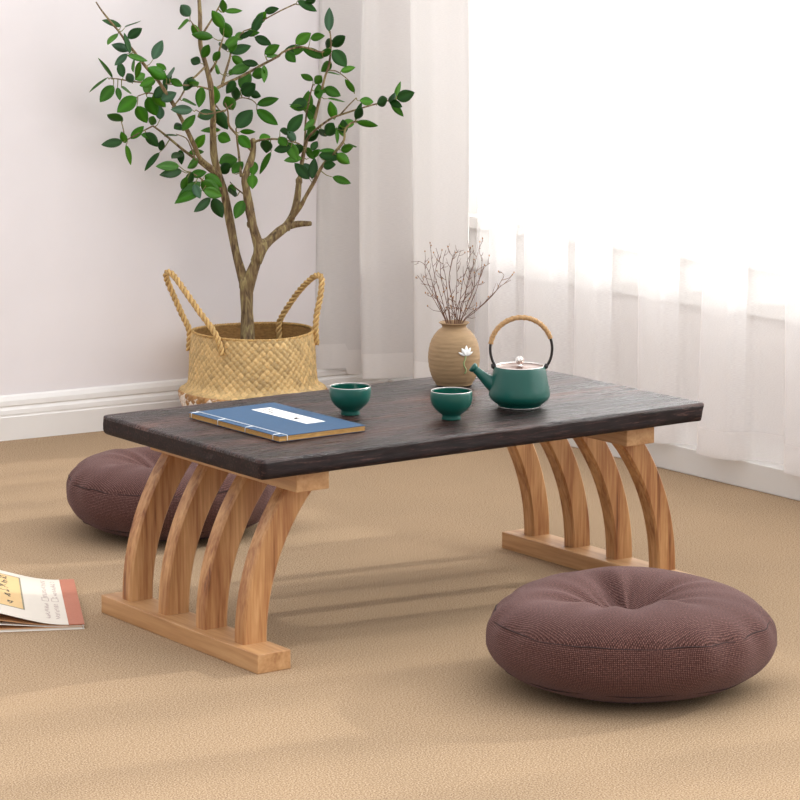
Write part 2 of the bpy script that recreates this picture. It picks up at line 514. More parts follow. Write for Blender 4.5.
# the denser panel in the corner: three broad folds, each lapping over the next
def yat(px, x):
    r = ray(px, 300)
    return (CAM + r * ((x - CAM.x) / r.x)).y
dp = [(1.290, yat(318, 1.258) - 0.012)]
for pl, pr, xf, xb in ((316, 361, 1.252, 1.338), (361, 411, 1.306, 1.400), (411, 460, 1.335, 1.392)):
    y0, y1 = yat(pl, xf), yat(pr, xb)
    dp += [(xf + 0.016, y0 + 0.004), (xf + 0.002, y0 + 0.002), (xf, y0 - 0.010), (xf + (xb - xf) * 0.16, y0 + (y1 - y0) * 0.30), (xf + (xb - xf) * 0.30, y0 + (y1 - y0) * 0.52), (xf + (xb - xf) * 0.74, y0 + (y1 - y0) * 0.76)]
    if pr < 470:
        dp += [(xb + 0.002, y1 - 0.004), (xb + 0.008, y1 - 0.014), (xb + 0.004, y1 - 0.018)]
    else:
        dp += [(xb, y1)]
curtain('linen_curtain', 'denser pinkish white linen curtain hanging in the corner behind the basket and tree', dp, 2.42,
        lambda x, y: 0.084 if x < 1.31 and y > yat(362, 1.33) - 0.03 else 0.070, ('drape', 'drape_hem'))
# the sheer: narrow pads bulging into the room between wide set-back valleys
pads = [(yat(a, 1.374), yat(b_, 1.374)) for a, b_ in ((488, 500), (522, 550), (573, 596), (635, 660), (700, 733), (783, 811))]
pads += [(0.24, 0.15), (-0.03, -0.12), (-0.30, -0.41), (-0.57, -0.67), (-0.83, -0.94), (-1.11, -1.21), (-1.39, -1.47)]
sp = [(1.415, 1.396), (1.420, 1.385)]
for a, b_ in pads:
    sp += [(1.430, a - 0.012), (1.428, (a + b_) / 2), (1.424, b_ + 0.010), (1.412, b_ + 0.004), (1.403, b_ + 0.012), (1.402, (a + b_) / 2), (1.400, a - 0.004), (1.392, a + 0.003), (1.380, a + 0.002), (1.374, a - 0.008), (1.372, (a + b_) / 2), (1.379, b_ + 0.004), (1.400, b_ - 0.010), (1.422, b_ - 0.028)]
sp += [(1.43, -1.6)]
curtain('sheer_curtain', 'wide white see-through sheer curtain across the bright window', sp, 2.42,
        lambda x, y: 0.054, ('sheer', 'sheer_hem'))

# ------------------------------------------------------------------ low table
W, D, H, T = 0.794, 0.438, 0.300, 0.0283
OX = 0.0045
table = thing('low_table', 'low table with dark charred wood top on curved light wood slat legs', 'table', (0.4, 0.22, 0))
TL = (-0.4, -0.22, 0)
rr_ = random.Random(3)
def noise1(x, seed):
    s = 0
    for k, (fq, am) in enumerate([(9, 0.5), (23, 0.3), (61, 0.25), (130, 0.15)]):
        s += am * math.sin(x * fq + seed * 13.7 + k * 2.1)
    return s
def contour(inset, nn):
    """points round the top, counter-clockwise, with rounded corners"""
    rc = 0.010
    pts = []
    x0, x1, y0, y1 = -0.003, W + 0.008, -0.002, D + 0.001
    def line(a, b_, st=0.004):
        n = int((Vector(b_) - Vector(a)).length / 0.004) if False else nn[len(pts) and 0]
        return n
    segs = [((x0 + rc, y0), (x1 - rc, y0), 180, (0, -1)), ((x1 - rc, y0), (x1, y0 + rc), 5, 'c'), ((x1, y0 + rc), (x1, y1 - rc), 100, (1, 0)), ((x1, y1 - rc), (x1 - rc, y1), 5, 'c'),
            ((x1 - rc, y1), (x0 + rc, y1), 180, (0, 1)), ((x0 + rc, y1), (x0, y1 - rc), 5, 'c'), ((x0, y1 - rc), (x0, y0 + rc), 100, (-1, 0)), ((x0, y0 + rc), (x0 + rc, y0), 5, 'c')]
    cs = [(x1 - rc, y0 + rc), (x1 - rc, y1 - rc), (x0 + rc, y1 - rc), (x0 + rc, y0 + rc)]
    ci = 0
    for a, b_, n, kind in segs:
        for k in range(n):
            t = k / n
            if kind == 'c':
                c = cs[ci]
                a0 = [-90, 0, 90, 180][ci] + 90 * t
                pts.append((c[0] + rc * math.cos(math.radians(a0)), c[1] + rc * math.sin(math.radians(a0)), (math.cos(math.radians(a0)), math.sin(math.radians(a0)))))
            else:
                pts.append((a[0] + (b_[0] - a[0]) * t, a[1] + (b_[1] - a[1]) * t, kind))
        if kind == 'c':
            ci += 1
    return pts
rings = [(0.0045, 0.0), (0.0018, 0.0007), (0.0004, 0.0025), (0.0, 0.005), (0, 0.009), (0, 0.013), (0, 0.017), (0, 0.021), (0.0008, 0.0245), (0.0025, 0.0272), (0.0050, 0.0283)]
base = contour(0, [1])
vs, fs = [], []
nb = len(base)
for j, (ins, dz) in enumerate(rings):
    for k, (x, yy, nr) in enumerate(base):
        # long faces are hewn and wavy; the right end slants inwards to its foot
        s = k / nb * 2.6
        w = (noise1(s, 1) * 0.0013 + 0.0008 * noise1(s * 1.7 + dz * 160, 4)) * (1 if 0 < j < 10 else 0.6)
        e = ins + abs(w)
        if nr[0] > 0.3:
            e += (dz / T) ** 1.5 * 0.012 * nr[0]
        zz = H - dz + (0.0006 * noise1(s * 0.8, 9) if j in (0, 1, 2) else 0)
        vs.append((x - nr[0] * e, yy - nr[1] * e, zz))
for j in range(len(rings) - 1):
    for k in range(nb):
        k2 = (k + 1) % nb
        fs.append([j * nb + k, (j + 1) * nb + k, (j + 1) * nb + k2, j * nb + k2])
fs.append(list(range(nb)))
fs.append([(len(rings) - 1) * nb + k for k in range(nb)][::-1])
top = mk('tabletop', vs, fs, 'slab', table, loc=TL)
top.data.materials.append(M['slab_edge'])
for p in top.data.polygons:
    if len(p.vertices) < 10 and (min(vs[v][2] for v in p.vertices) < H - 0.006): p.material_index = 1
    if len(p.vertices) > 10: p.use_smooth = False
# foot rails and bearer rails
for (x0, x1) in ((-0.0076, 0.047), (0.748, 0.8026)):
    box('foot_rail', (x0, x1, 0.004, 0.437, 0.0, 0.0276), 'rail_wood', table, bev=0.0012, loc=TL)
for (x0, x1) in ((0.070, 0.1247), (0.664, 0.7184)):
    box('bearer_rail', (x0, x1, 0.022, 0.418, H - T - 0.029, H - T), 'rail_wood', table, bev=0.0012, loc=TL)
def arch_leg(side, y0):
    z0, z1 = 0.0276, H - T - 0.029
    xb, xt = (0.0255, 0.1045) if side < 0 else (0.0085, 0.0870)
    hw, th = (0.0200 if side < 0 else 0.0182), 0.0265
    th_ = 2 * math.atan((xt - xb) / (z1 - z0))
    Rr = (z1 - z0) / math.sin(th_)
    cs = []
    n = 22
    for k in range(n + 1):
        a = th_ * k / n
        for q, rad in enumerate((Rr + hw, Rr - hw)):
            # cut square to the rails at both ends: extend then clamp in z
            x = xb + Rr - rad * math.cos(a)
            z = z0 + rad * math.sin(a)
            if q == 1 and k == n:
                aa = math.asin(min(1, (z1 - z0) / rad)); x = xb + Rr - rad * math.cos(aa); z = z1
            z = min(z, z1)
            if q == 0 and rad * math.sin(a) > z1 - z0:
                aa = math.asin((z1 - z0) / rad); x = xb + Rr - rad * math.cos(aa)
            cs.append((x, z))
    vs, fs = [], []
    def X(x): return x if side < 0 else W - x
    bev = 0.003
    ring = []
    for k in range(n + 1):
        (xo, zo), (xi, zi) = cs[2 * k], cs[2 * k + 1]
        d = Vector((xi - xo, zi - zo)).normalized() * bev
        loop = [(xo, y0 + bev, zo), (xo + d.x, y0, zo + d.y), (xi - d.x, y0, zi - d.y), (xi, y0 + bev, zi),
                (xi, y0 + th - bev, zi), (xi - d.x, y0 + th, zi - d.y), (xo + d.x, y0 + th, zo + d.y), (xo, y0 + th - bev, zo)]
        vs += [(X(a), b_, c) for a, b_, c in loop]
    for k in range(n):
        for q in range(8):
            q2 = (q + 1) % 8
            fs.append([k * 8 + q, k * 8 + q2, (k + 1) * 8 + q2, (k + 1) * 8 + q])
    fs.append(list(range(8))[::-1]); fs.append([n * 8 + q for q in range(8)])
    o = mk('leg', vs, fs, 'leg_wood', table, smooth=False, loc=TL)
    bm = bmesh.new(); bm.from_mesh(o.data); bmesh.ops.remove_doubles(bm, verts=bm.verts, dist=1e-5); bmesh.ops.recalc_face_normals(bm, faces=bm.faces); bm.to_mesh(o.data); bm.free()
for y0 in (0.060, 0.164, 0.268, 0.372):
    arch_leg(-1, y0)
for y0 in (0.064, 0.168, 0.273, 0.378):
    arch_leg(1, y0)

# ------------------------------------------------------------------ floor cushions
def cushion(label, loc, rot, rad, hgt, seed):
    t = thing('floor_cushion', label, 'cushion', loc, rot, 'round floor cushions')
    rs = random.Random(seed)
    ph = [rs.uniform(0, 6.28) for _ in range(12)]
    na, nr = 160, 90
    zu, zl = 0.74 * hgt, 0.22 * hgt          # heights of the two seams
    def prof(s):
        # s 0 top centre .. 1 bottom centre ; superellipse outline with the foot drawn in
        a = s * PI
        e = 0.50 if s < 0.5 else 0.58
        r = math.copysign(abs(math.sin(a)) ** e, math.sin(a))
        z = math.copysign(abs(math.cos(a)) ** (0.72 if s < 0.5 else 0.80), math.cos(a))
        return r, z
    vs, uvp = [], []
    for i in range(nr + 1):
        s = i / nr
        r0, z0 = prof(s)
        for k in range(na):
            a = 2 * PI * k / na
            r = r0 * rad * (1 - 0.12 * max(0, -z0) ** 1.3)
            z = hgt * (0.5 + 0.5 * z0)
            q = r / rad
            if z0 > 0:
                # sunken middle with gathers running to it
                qd = math.hypot(r * math.cos(a) / rad + 0.06, r * math.sin(a) / rad - 0.045)
                dip = 0.36 * hgt * math.exp(-(qd / 0.33) ** 1.5)
                fold = (math.sin(5 * a + ph[0]) + 0.7 * math.sin(9 * a + ph[1]) + 0.5 * math.sin(14 * a + ph[2])) * 0.0032 * math.exp(-((q - 0.36) / 0.30) ** 2)
                z += -dip + fold + 0.012 * hgt / 0.12 * math.sin(math.pi * min(1, max(0, q))) * 0.6
                z += 0.004 * math.sin(2 * a + ph[3]) * q
            else:
                z = max(0.0, z - 0.012 * hgt)
            bulge = 1 + 0.010 * math.sin(3 * a + ph[4]) + 0.006 * math.sin(7 * a + ph[5] + z * 20) + 0.003 * math.sin(17 * a + ph[6])
            # creases across the band
            r *= bulge
            for zs in (zu, zl):
                r -= 0.0006 * math.exp(-((z - zs) / 0.004) ** 2) * (1 if q > 0.5 else 0)
            wav = 0.0018 * math.sin(19 * a + ph[7]) * math.exp(-((z - zu) / 0.02) ** 2)
            r += wav
            if z0 < -0.92: z = 0.0
            vs.append((r * math.cos(a), r * math.sin(a), z))
    fs = []
    for i in range(nr):
        for k in range(na):
            k2 = (k + 1) % na
            fs.append([i * na + k, (i + 1) * na + k, (i + 1) * na + k2, i * na + k2])
    o = mk('cushion_cover', vs, fs, 'cushion', t)
    me = o.data
    uv = me.uv_layers.new(name='UVMap')
    for p in me.polygons:
        zc = sum(vs[v][2] for v in p.vertices) / len(p.vertices)
        rc = sum(math.hypot(vs[v][0], vs[v][1]) for v in p.vertices) / len(p.vertices)
        side = zl < zc < zu and rc > 0.55 * rad
        for li in p.loop_indices:
            v = me.loops[li].vertex_index
            x, yy, z = vs[v]
            if side:
                k = v % na
                if k == 0 and any(w % na == na - 1 for w in p.vertices): k = na
                uv.data[li].uv = (2 * PI * k / na * rad, z)
            else:
                uv.data[li].uv = (x, yy)
    # seam cords follow the cover
    for zs in (zu, zl):
        loop = []
        for k in range(na):
            col = [vs[i * na + k] for i in range(nr + 1)]
            best = min((c for c in col if math.hypot(c[0], c[1]) > 0.6 * rad), key=lambda c: abs(c[2] - zs))
            loop.append(Vector(best))
        sm = []
        for k in range(na):
            p = (loop[k - 1] + loop[k] + loop[(k + 1) % na]) / 3
            p.z += 0.0012 * math.sin(k * 0.35 + ph[8])
            sm.append(p)
        g = Geo()
        ring, n6 = [], 6
        for k, p in enumerate(sm):
            tdir = (sm[(k + 1) % na] - sm[k - 1]).normalized()
            out = Vector((p.x, p.y, 0)).normalized()
            b2 = tdir.cross(out)
            for j in range(n6):
                a = 2 * PI * j / n6
                ring.append(p + (out * math.cos(a) + b2 * math.sin(a)) * 0.0009)
        fs2 = [[k * n6 + j, k * n6 + (j + 1) % n6, ((k + 1) % na) * n6 + (j + 1) % n6, ((k + 1) % na) * n6 + j] for k in range(na) for j in range(n6)]
        mk('seam', ring, fs2, 'seam', t)
    return t
cushion('round plum-brown linen floor cushion in front, clear of the table', (0.381, -0.325, 0), 0.0, 0.196, 0.129, 5)
cushion('round plum-brown linen floor cushion behind the table, half hidden by its left legs', (0.385, 0.878, 0), 0.0, 0.183, 0.125, 11)

# ------------------------------------------------------------------ kettle
HT = H + 0.0008
ang = math.atan2(0.58099571, -0.81390662)      # local +x points to the left of the picture
k_ = thing('teapot', 'dark green teapot with arched rattan-wrapped handle and steel lid', 'teapot', (0.548, 0.136, HT), ang)
prof = [(0, 0.0), (0.030, 0.0), (0.0325, 0.0008), (0.0330, 0.0030), (0.0385, 0.0065), (0.0435, 0.0110), (0.0458, 0.0155), (0.0462, 0.0190), (0.0452, 0.0260), (0.0432, 0.0360), (0.0412, 0.0460), (0.0392, 0.0550), (0.0380, 0.0590), (0.0372, 0.0604), (0.0360, 0.0606), (0.0352, 0.0590), (0.0350, 0.045), (0.0, 0.045)]
lathe('pot_body', prof, 'teal', k_, n=96)
lathe('rim_ring', [(0.0362, 0.0600), (0.0372, 0.0605), (0.0374, 0.0612), (0.0366, 0.0618), (0.0354, 0.0614), (0.0352, 0.0602)], 'steel', k_, n=96)
lathe('base_ring', [(0, -0.0006), (0.0300, -0.0006), (0.0318, -0.0004), (0.0323, 0.0004), (0.0315, 0.0008), (0, 0.0008)], 'steel', k_, n=64)
lid = lathe('lid', [(0, 0.0560), (0.0340, 0.0560), (0.0350, 0.0590), (0.0348, 0.0602), (0.0330, 0.0596), (0.030, 0.0590), (0.020, 0.0598), (0.009, 0.0606), (0.0075, 0.0612), (0, 0.0612)], 'lid_steel', k_, n=96)
kg = Geo()
kg.add(*lathe_geo([(0, 0.0606), (0.0042, 0.0606), (0.0036, 0.0618), (0.0022, 0.0628), (0.0024, 0.0640), (0.0046, 0.0655), (0.0058, 0.0680), (0.0060, 0.0700), (0.0054, 0.0722), (0.0038, 0.0742), (0.0016, 0.0750), (0, 0.0751)], 24))
for q in range(9):       # openwork ridges on the knob
    a0 = 2 * PI * q / 9
    kg.add(*tube_geo([(0.0060 * math.cos(a0 + t * 1.3) * math.sin(0.45 + t * 2.3), 0.0060 * math.sin(a0 + t * 1.3) * math.sin(0.45 + t * 2.3), 0.0697 + 0.0058 * math.cos(0.45 + t * 2.3)) for t in [i / 8 for i in range(9)]], 0.0007, 6))
kg.make('knob', 'steel', lid)
# spout: leaves the lower body, narrows, flares to a slanted mouth
sd = Vector((0.074 - 0.036, 0, 0.0615 - 0.031)).normalized()
spts = [(0.034, 0, 0.030), (0.042, 0, 0.0345), (0.052, 0, 0.0425), (0.062, 0, 0.0515), (0.067, 0, 0.0562)]
sr = [0.0135, 0.0115, 0.0082, 0.0060, 0.0054]
g = Geo()
g.add(*tube_geo(spts, sr, 20, step=0.003))
tip = Vector(spts[-1]) 
g.add(*tube_geo([tip - sd * 0.001, tip + sd * 0.001, tip + sd * 0.0028, tip + sd * 0.0055, tip + sd * 0.0062], [0.0054, 0.0066, 0.0075, 0.0074, 0.0062], 20))
g.make('spout', 'teal', k_)
# bail handle
hc, hr = Vector((-0.0022, 0, 0.0870)), 0.0465
def hp(a): return hc + Vector((hr * math.cos(a), 0, hr * 1.02 * math.sin(a)))
tube('handle', [hp(math.radians(a)) for a in range(-33, 214, 4)], 0.0021, 'wire', k_, n=10)
wr = Geo()
a0, a1 = math.radians(9), math.radians(161)
nt_ = 26
path = [hp(a0 + (a1 - a0) * i / 260) for i in range(261)]
rad = [0.0033 + 0.0005 * abs(math.sin(PI * nt_ * i / 260)) for i in range(261)]
wr.add(*tube_geo(path, rad, 12))
for j in range(2):      # crossing strand over the top of the wrap
    pts = []
    for i in range(0, 261, 3):
        a = a0 + (a1 - a0) * i / 260
        n_ = Vector((math.cos(a), 0, math.sin(a)))
        b2 = Vector((0, 1, 0))
        w_ = i / 260 * 14 * PI + j * PI
        pts.append(hp(a) + (n_ * math.cos(w_) + b2 * math.sin(w_)) * 0.0037)
    wr.add(*tube_geo(pts, 0.0006, 6))
wr.make('handle_wrap', 'rattan', k_)
for s in (-1, 1):        # lugs where the handle hooks on
    g = Geo(); g.add(*tube_geo([(s * 0.0365, 0, 0.0570), (s * 0.0398, 0, 0.0600), (s * 0.0408, 0, 0.0640)], [0.0030, 0.0034, 0.0026], 12))
    g.make('handle_lug', 'wire', k_)

# ------------------------------------------------------------------ cups
def cup(label, loc):
    c = thing('tea_cup', label, 'cup', loc, 0, 'green tea cups')
    outer = [(0, 0.0012), (0.0120, 0.0012), (0.0128, 0.0), (0.0142, 0.0), (0.0145, 0.0010), (0.0136, 0.0045), (0.0140, 0.0068), (0.0190, 0.0105), (0.0245, 0.0155), (0.0285, 0.0215), (0.0305, 0.0285), (0.0310, 0.0340), (0.0306, 0.0390), (0.0302, 0.0420)]
    lathe('cup_body', outer + [(0.0292, 0.0423), (0.0290, 0.0400)], 'teal', c, n=72)
    lathe('glazed_inside', [(0.0291, 0.0415), (0.0293, 0.0380), (0.0296, 0.0330), (0.0290, 0.0280), (0.0268, 0.0215), (0.0225, 0.0160), (0.0160, 0.0120), (0.008, 0.0102), (0, 0.0100)], 'teal_in', c, n=72)
    lathe('rim', [(0.03025, 0.0420), (0.0302, 0.0424), (0.0298, 0.0426), (0.0293, 0.0425), (0.0290, 0.0421)], 'steel', c, n=72)
cup('small dark green tea cup beside the blue book', (0.2995, 0.224, HT))
cup('small dark green tea cup under the spout, nearest the teapot and vase', (0.3975, 0.105, HT))

# ------------------------------------------------------------------ vase and twigs
VX, VY = 0.5845, 0.3505
va = thing('bud_vase', 'squat sand-coloured clay vase with a white lotus on it', 'vase', (VX, VY, HT))
prof = [(0, 0), (0.0270, 0), (0.0285, 0.0010), (0.0300, 0.0040), (0.0345, 0.0120), (0.0385, 0.0240), (0.0404, 0.0360), (0.0408, 0.0450), (0.0398, 0.0560), (0.0370, 0.0680), (0.0320, 0.0780), (0.0255, 0.0860), (0.0205, 0.0900), (0.0186, 0.0925), (0.0190, 0.0945), (0.0215, 0.0968), (0.0238, 0.0984), (0.0240, 0.0992), (0.0228, 0.0996), (0.0205, 0.0980), (0.0168, 0.0940), (0.0165, 0.0900), (0.025, 0.080), (0.034, 0.060), (0.034, 0.03), (0.02, 0.01), (0, 0.008)]
p3, _ = resample([(r, 0, z) for r, z in prof], [0] * len(prof), 0.0015)
vs, fs = lathe_geo([(max(p.x, 0), p.z) for p in p3], 96)
vs = [(x * (1 + 0.004 * math.sin(z * 900)), y_ * (1 + 0.004 * math.sin(z * 900)), z) for x, y_, z in vs]
mk('vase_body', vs, fs, 'clay', va)
# raised lotus on the side that faces the room; placed by angle round the vase
def on_vase(u, z, off=0.0):
    zs = [(r, zz) for r, zz in prof[:16]]
    r = 0.03
    for (ra, za), (rb, zb) in zip(zs, zs[1:]):
        if za <= z <= zb and zb > za: r = ra + (rb - ra) * (z - za) / (zb - za)
    a = math.atan2(-FW.y, -FW.x) + u / r
    return Vector(((r + off) * math.cos(a), (r + off) * math.sin(a), z))
FU, FZ = 0.0180, 0.052
g = Geo()
for k, (an, ln, wd) in enumerate([(-72, .0125, .0042), (-32, .0135, .0056), (2, .0155, .0060), (34, .0135, .0056), (74, .0120, .0042)]):
    a = math.radians(an)
    n = 10
    vs, fs = [], []
    for i in range(n + 1):
        t = i / n
        half = wd * 0.5 * math.sin(PI * min(0.999, t * 0.92 + 0.06)) ** 0.8
        cx, cz = math.sin(a) * ln * t, math.cos(a) * ln * 0.85 * t + 0.002 * t * t
        nx, nz = math.cos(a), -math.sin(a)
        lift = 0.0012 + 0.0014 * t + (0.0006 if k % 2 else 0)
        for s in (-1, 0, 1):
            vs.append(on_vase(FU + cx + s * half * nx, FZ + cz + s * half * nz, lift + (0.0007 if s == 0 else 0)))
        for s in (1, 0, -1):
            vs.append(on_vase(FU + cx + s * half * nx, FZ + cz + s * half * nz, lift - 0.0014))
    for i in range(n):
        for q in range(6):
            fs.append([i * 6 + q, i * 6 + (q + 1) % 6, (i + 1) * 6 + (q + 1) % 6, (i + 1) * 6 + q])
    g.add(vs, fs)
g.make('lotus_flower', 'lotus', va)
sp_ = [(0.0180, 0.0525), (0.0170, 0.046), (0.0148, 0.040), (0.0158, 0.035), (0.0185, 0.030), (0.0180, 0.025), (0.0158, 0.0235)]
tube('lotus_stalk', [on_vase(u, z, 0.0006) for u, z in sp_], 0.0012, 'lotus_stem', va, n=8, step=0.002)

VC = Vector((VX, VY, HT))
DV = (VC + Vector((0, 0, 0.09)) - CAM).dot(FW)
def branchlets(g, gb, pts, rad, rnd, level=0):
    vs, fs = tube_geo(pts, rad, 5, step=0.004)
    g.add(vs, fs)
    P3, _ = resample(pts, rad, 0.004)
    n = len(P3)
    if level < 2:
        for i in range(int(n * 0.35), n - 1, 3 if level == 0 else 3):
            if rnd.random() < (0.8 if level == 0 else 0.45):
                t = (P3[min(i + 1, n - 1)] - P3[i - 1]).normalized()
                side = t.cross(Vector((rnd.uniform(-1, 1), rnd.uniform(-1, 1), rnd.uniform(-1, 1)))).normalized()
                L = rnd.uniform(0.006, 0.022) * (1 if level == 0 else 0.5)
                d = (t * 0.8 + side * rnd.uniform(0.5, 1.1)).normalized()
                p = P3[i]
                q = p + d * L * 0.5 + side * L * 0.08
                e = p + d * L + Vector((0, 0, L * 0.15))
                branchlets(g, gb, [p, q, e], [0.00045, 0.00035, 0.0002], rnd, level + 1)
                if rnd.random() < 0.42:
                    gb.add(*[([v_ + e for v_ in map(Vector, lathe_geo([(0, -0.0014), (0.0011, 0), (0.0009, 0.0012), (0, 0.0024)], 6)[0])]), lathe_geo([(0, -0.0014), (0.0011, 0), (0.0009, 0.0012), (0, 0.0024)], 6)[1]])
def twig(label, pix, dd, seed, group='dried twigs in the vase'):
    """pix: the course of the twig upward from the neck, dd: how far it leans away from the room (m)"""
    rnd = random.Random(seed)
    root = Vector(((VX), VY, HT + 0.012)) + Vector((rnd.uniform(-0.012, 0.012), rnd.uniform(-0.012, 0.012), 0))
    n = len(pix)
    pts = [at_depth(px, py, DV + dd * (k / max(1, n - 1)) + rnd.uniform(-0.002, 0.002)) for k, (px, py) in enumerate(pix)]
    neck = pts[0]
    dx = Vector((neck.x - VX, neck.y - VY, 0))
    if dx.length > 0.012: dx = dx.normalized() * 0.012
    neck = Vector((VX + dx.x, VY + dx.y, HT + 0.095))
    P_ = [root * 0.5 + neck * 0.5 - Vector((0, 0, 0.01)), neck] + pts[1:]
    rad = [0.00065] * 2 + [0.00065 - 0.0004 * k / n for k in range(1, n)]
    t = thing('dried_twig', label, 'dried twig', tuple(root), 0, group)
    g, gb = Geo(), Geo()
    branchlets(g, gb, P_, rad, rnd)
    g.v = [v - root for v in g.v]; gb.v = [v - root for v in gb.v]
    g.make('stem', 'twig', t)
    for q in range(0, len(gb.v), 24):
        mk('bud', gb.v[q:q + 24], lathe_geo([(0, 0)] * 4, 6)[1], 'bud', t)
mid = 'thin brown dried twig in the dense middle of the spray in the clay vase'
twig('dried twig bending farthest left, almost level at its tip, in the clay vase', [(446, 322), (438, 303), (433, 285), (428, 270), (421, 262), (411, 262)], 0.02, 1)
twig('long dried twig arching farthest right towards the teapot handle', [(463, 322), (471, 313), (482, 305), (492, 295), (501, 286), (511, 280)], -0.015, 2)
twig('dried twig with a hooked tip, just inside the farthest right one', [(464, 321), (476, 311), (488, 300), (496, 291), (500, 283), (504, 275), (499, 271)], 0.01, 3)
twig('tallest dried twig, its tip highest above the right of the vase', [(460, 322), (470, 305), (478, 285), (482, 262), (479, 250), (483, 240)], 0.012, 4)
twig('dried twig leaning left below the level one, forked at its tip', [(446, 322), (437, 305), (428, 290), (421, 280), (417, 275)], -0.02, 5)
for k, pix in enumerate([
        [(448, 322), (442, 300), (436, 280), (432, 262), (431, 250)],
        [(450, 322), (446, 300), (441, 278), (440, 262), (436, 248)],
        [(451, 322), (448, 300), (446, 280), (443, 262), (446, 250)],
        [(452, 322), (452, 300), (449, 280), (452, 262), (455, 250)],
        [(455, 322), (453, 302), (449, 285), (450, 270), (454, 255), (464, 250)],
        [(456, 322), (456, 300), (457, 280), (457, 262), (461, 250)],
        [(457, 322), (460, 300), (463, 280), (469, 262), (471, 247)],
        [(458, 322), (464, 300), (468, 280), (474, 265), (478, 252)],
        [(460, 322), (468, 302), (474, 288), (476, 272), (486, 265)],
        [(447, 322), (438, 300), (434, 285), (436, 268), (441, 256)],
        [(454, 322), (459, 302), (466, 290), (470, 275), (467, 262), (474, 250)],
        [(459, 322), (462, 303), (471, 292), (480, 278), (484, 268), (490, 263)],
        [(449, 322), (440, 304), (430, 288), (425, 272), (428, 262)]]):
    twig(mid, pix, [0.02, -0.02, 0.0, 0.028, -0.028, 0.01, -0.012][k % 7], 20 + k)

# ------------------------------------------------------------------ blue book on the table
ba = math.atan2(0.101 - 0.105, 0.0)
bk = thing('thread_bound_book', 'blue thread-bound book lying on the table corner', 'book', (0.0905, 0.0965, HT), math.radians(0.4))
bw, bl, bt = 0.149, 0.240, 0.0080
g = Geo()
for k in range(5):
    z0 = 0.0005 + k * (bt - 0.001) / 5
    o_ = 0.0004 * ((k * 7) % 3)
    g.add(*box_geo(0.0006 + o_, bw - 0.0006 - o_, 0.0006 + o_, bl - 0.0006, z0, z0 + (bt - 0.001) / 5))
g.make('page_block', 'kraft', bk, smooth=False)
box('back_cover', (0, bw, 0, bl, 0, 0.0005), 'blue', bk)
box('front_cover', (0, bw, 0, bl, bt - 0.0005, bt + 0.0002), 'blue', bk)
ttl = box('title_label', (0.087, 0.120, 0.060, 0.205, bt + 0.0002, bt + 0.0004), 'white_paper', bk)
def strokes(name, parent, mat, cells, tofunc, seed, r=0.0006, npts=(2, 4), nst=(3, 6)):
    rnd = random.Random(seed)
    g = Geo()
    for (cx, cy, sx, sy) in cells:
        for _ in range(rnd.randint(*nst)):
            x, y_ = cx + rnd.uniform(-.4, .4) * sx, cy + rnd.uniform(-.4, .4) * sy
            pts = [(x, y_)]
            for _ in range(rnd.randint(*npts)):
                x = min(cx + sx / 2, max(cx - sx / 2, x + rnd.uniform(-.6, .6) * sx)); y_ = min(cy + sy / 2, max(cy - sy / 2, y_ + rnd.uniform(-.5, .5) * sy))
                pts.append((x, y_))
            for a, b_ in zip(pts, pts[1:]):
                a, b_ = Vector(a), Vector(b_)
                if (b_ - a).length < 1e-5: continue
                nn = Vector((-(b_ - a).y, (b_ - a).x)).normalized() * r
                q = [a + nn, a - nn, b_ - nn, b_ + nn]
                lo = [tofunc(p.x, p.y, 0.00002) for p in q]
                hi = [tofunc(p.x, p.y, 0.00012) for p in q]
                g.add(lo + hi, [[0, 1, 2, 3], [7, 6, 5, 4], [0, 4, 5, 1], [1, 5, 6, 2], [2, 6, 7, 3], [3, 7, 4, 0]])
    return g.make(name, mat, parent, smooth=False)
strokes('brush_writing', ttl, 'ink', [(0.104, 0.187, 0.014, 0.012), (0.103, 0.170, 0.012, 0.012)], lambda x, y_, h: Vector((x, y_, bt + 0.0004 + h)), 5, r=0.0007)
strokes('brush_writing', ttl, 'ink', [(0.101, 0.104, 0.016, 0.014)], lambda x, y_, h: Vector((x, y_, bt + 0.0004 + h)), 8, r=0.0013)
strokes('brush_writing', ttl, 'faint_ink', [(0.103, 0.150, 0.012, 0.012), (0.103, 0.132, 0.012, 0.012), (0.103, 0.084, 0.010, 0.008), (0.104, 0.068, 0.010, 0.008)], lambda x, y_, h: Vector((x, y_, bt + 0.0004 + h)), 6, r=0.0003)
g = Geo()
tz, so, tr_ = bt + 0.0006, 0.0135, 0.00055
g.add(*tube_geo([(so, 0.0, tz), (so + 0.0004, bl * 0.5, tz), (so, bl, tz)], tr_, 6))
for yy in (0.016, 0.088, 0.161, 0.233):
    g.add(*tube_geo([(so, yy, tz), (0.001, yy - 0.001, tz), (-0.0006, yy - 0.001, tz - 0.0008), (-0.0006, yy - 0.001, 0.001)], tr_, 6))
for yy in (0.0, bl):
    s = -0.0006 if yy == 0 else 0.0006
    g.add(*tube_geo([(so, yy - s, tz), (so, yy + s, tz - 0.0008), (so, yy + s, 0.001)], tr_, 6))
g.make('binding_thread', 'thread', bk)

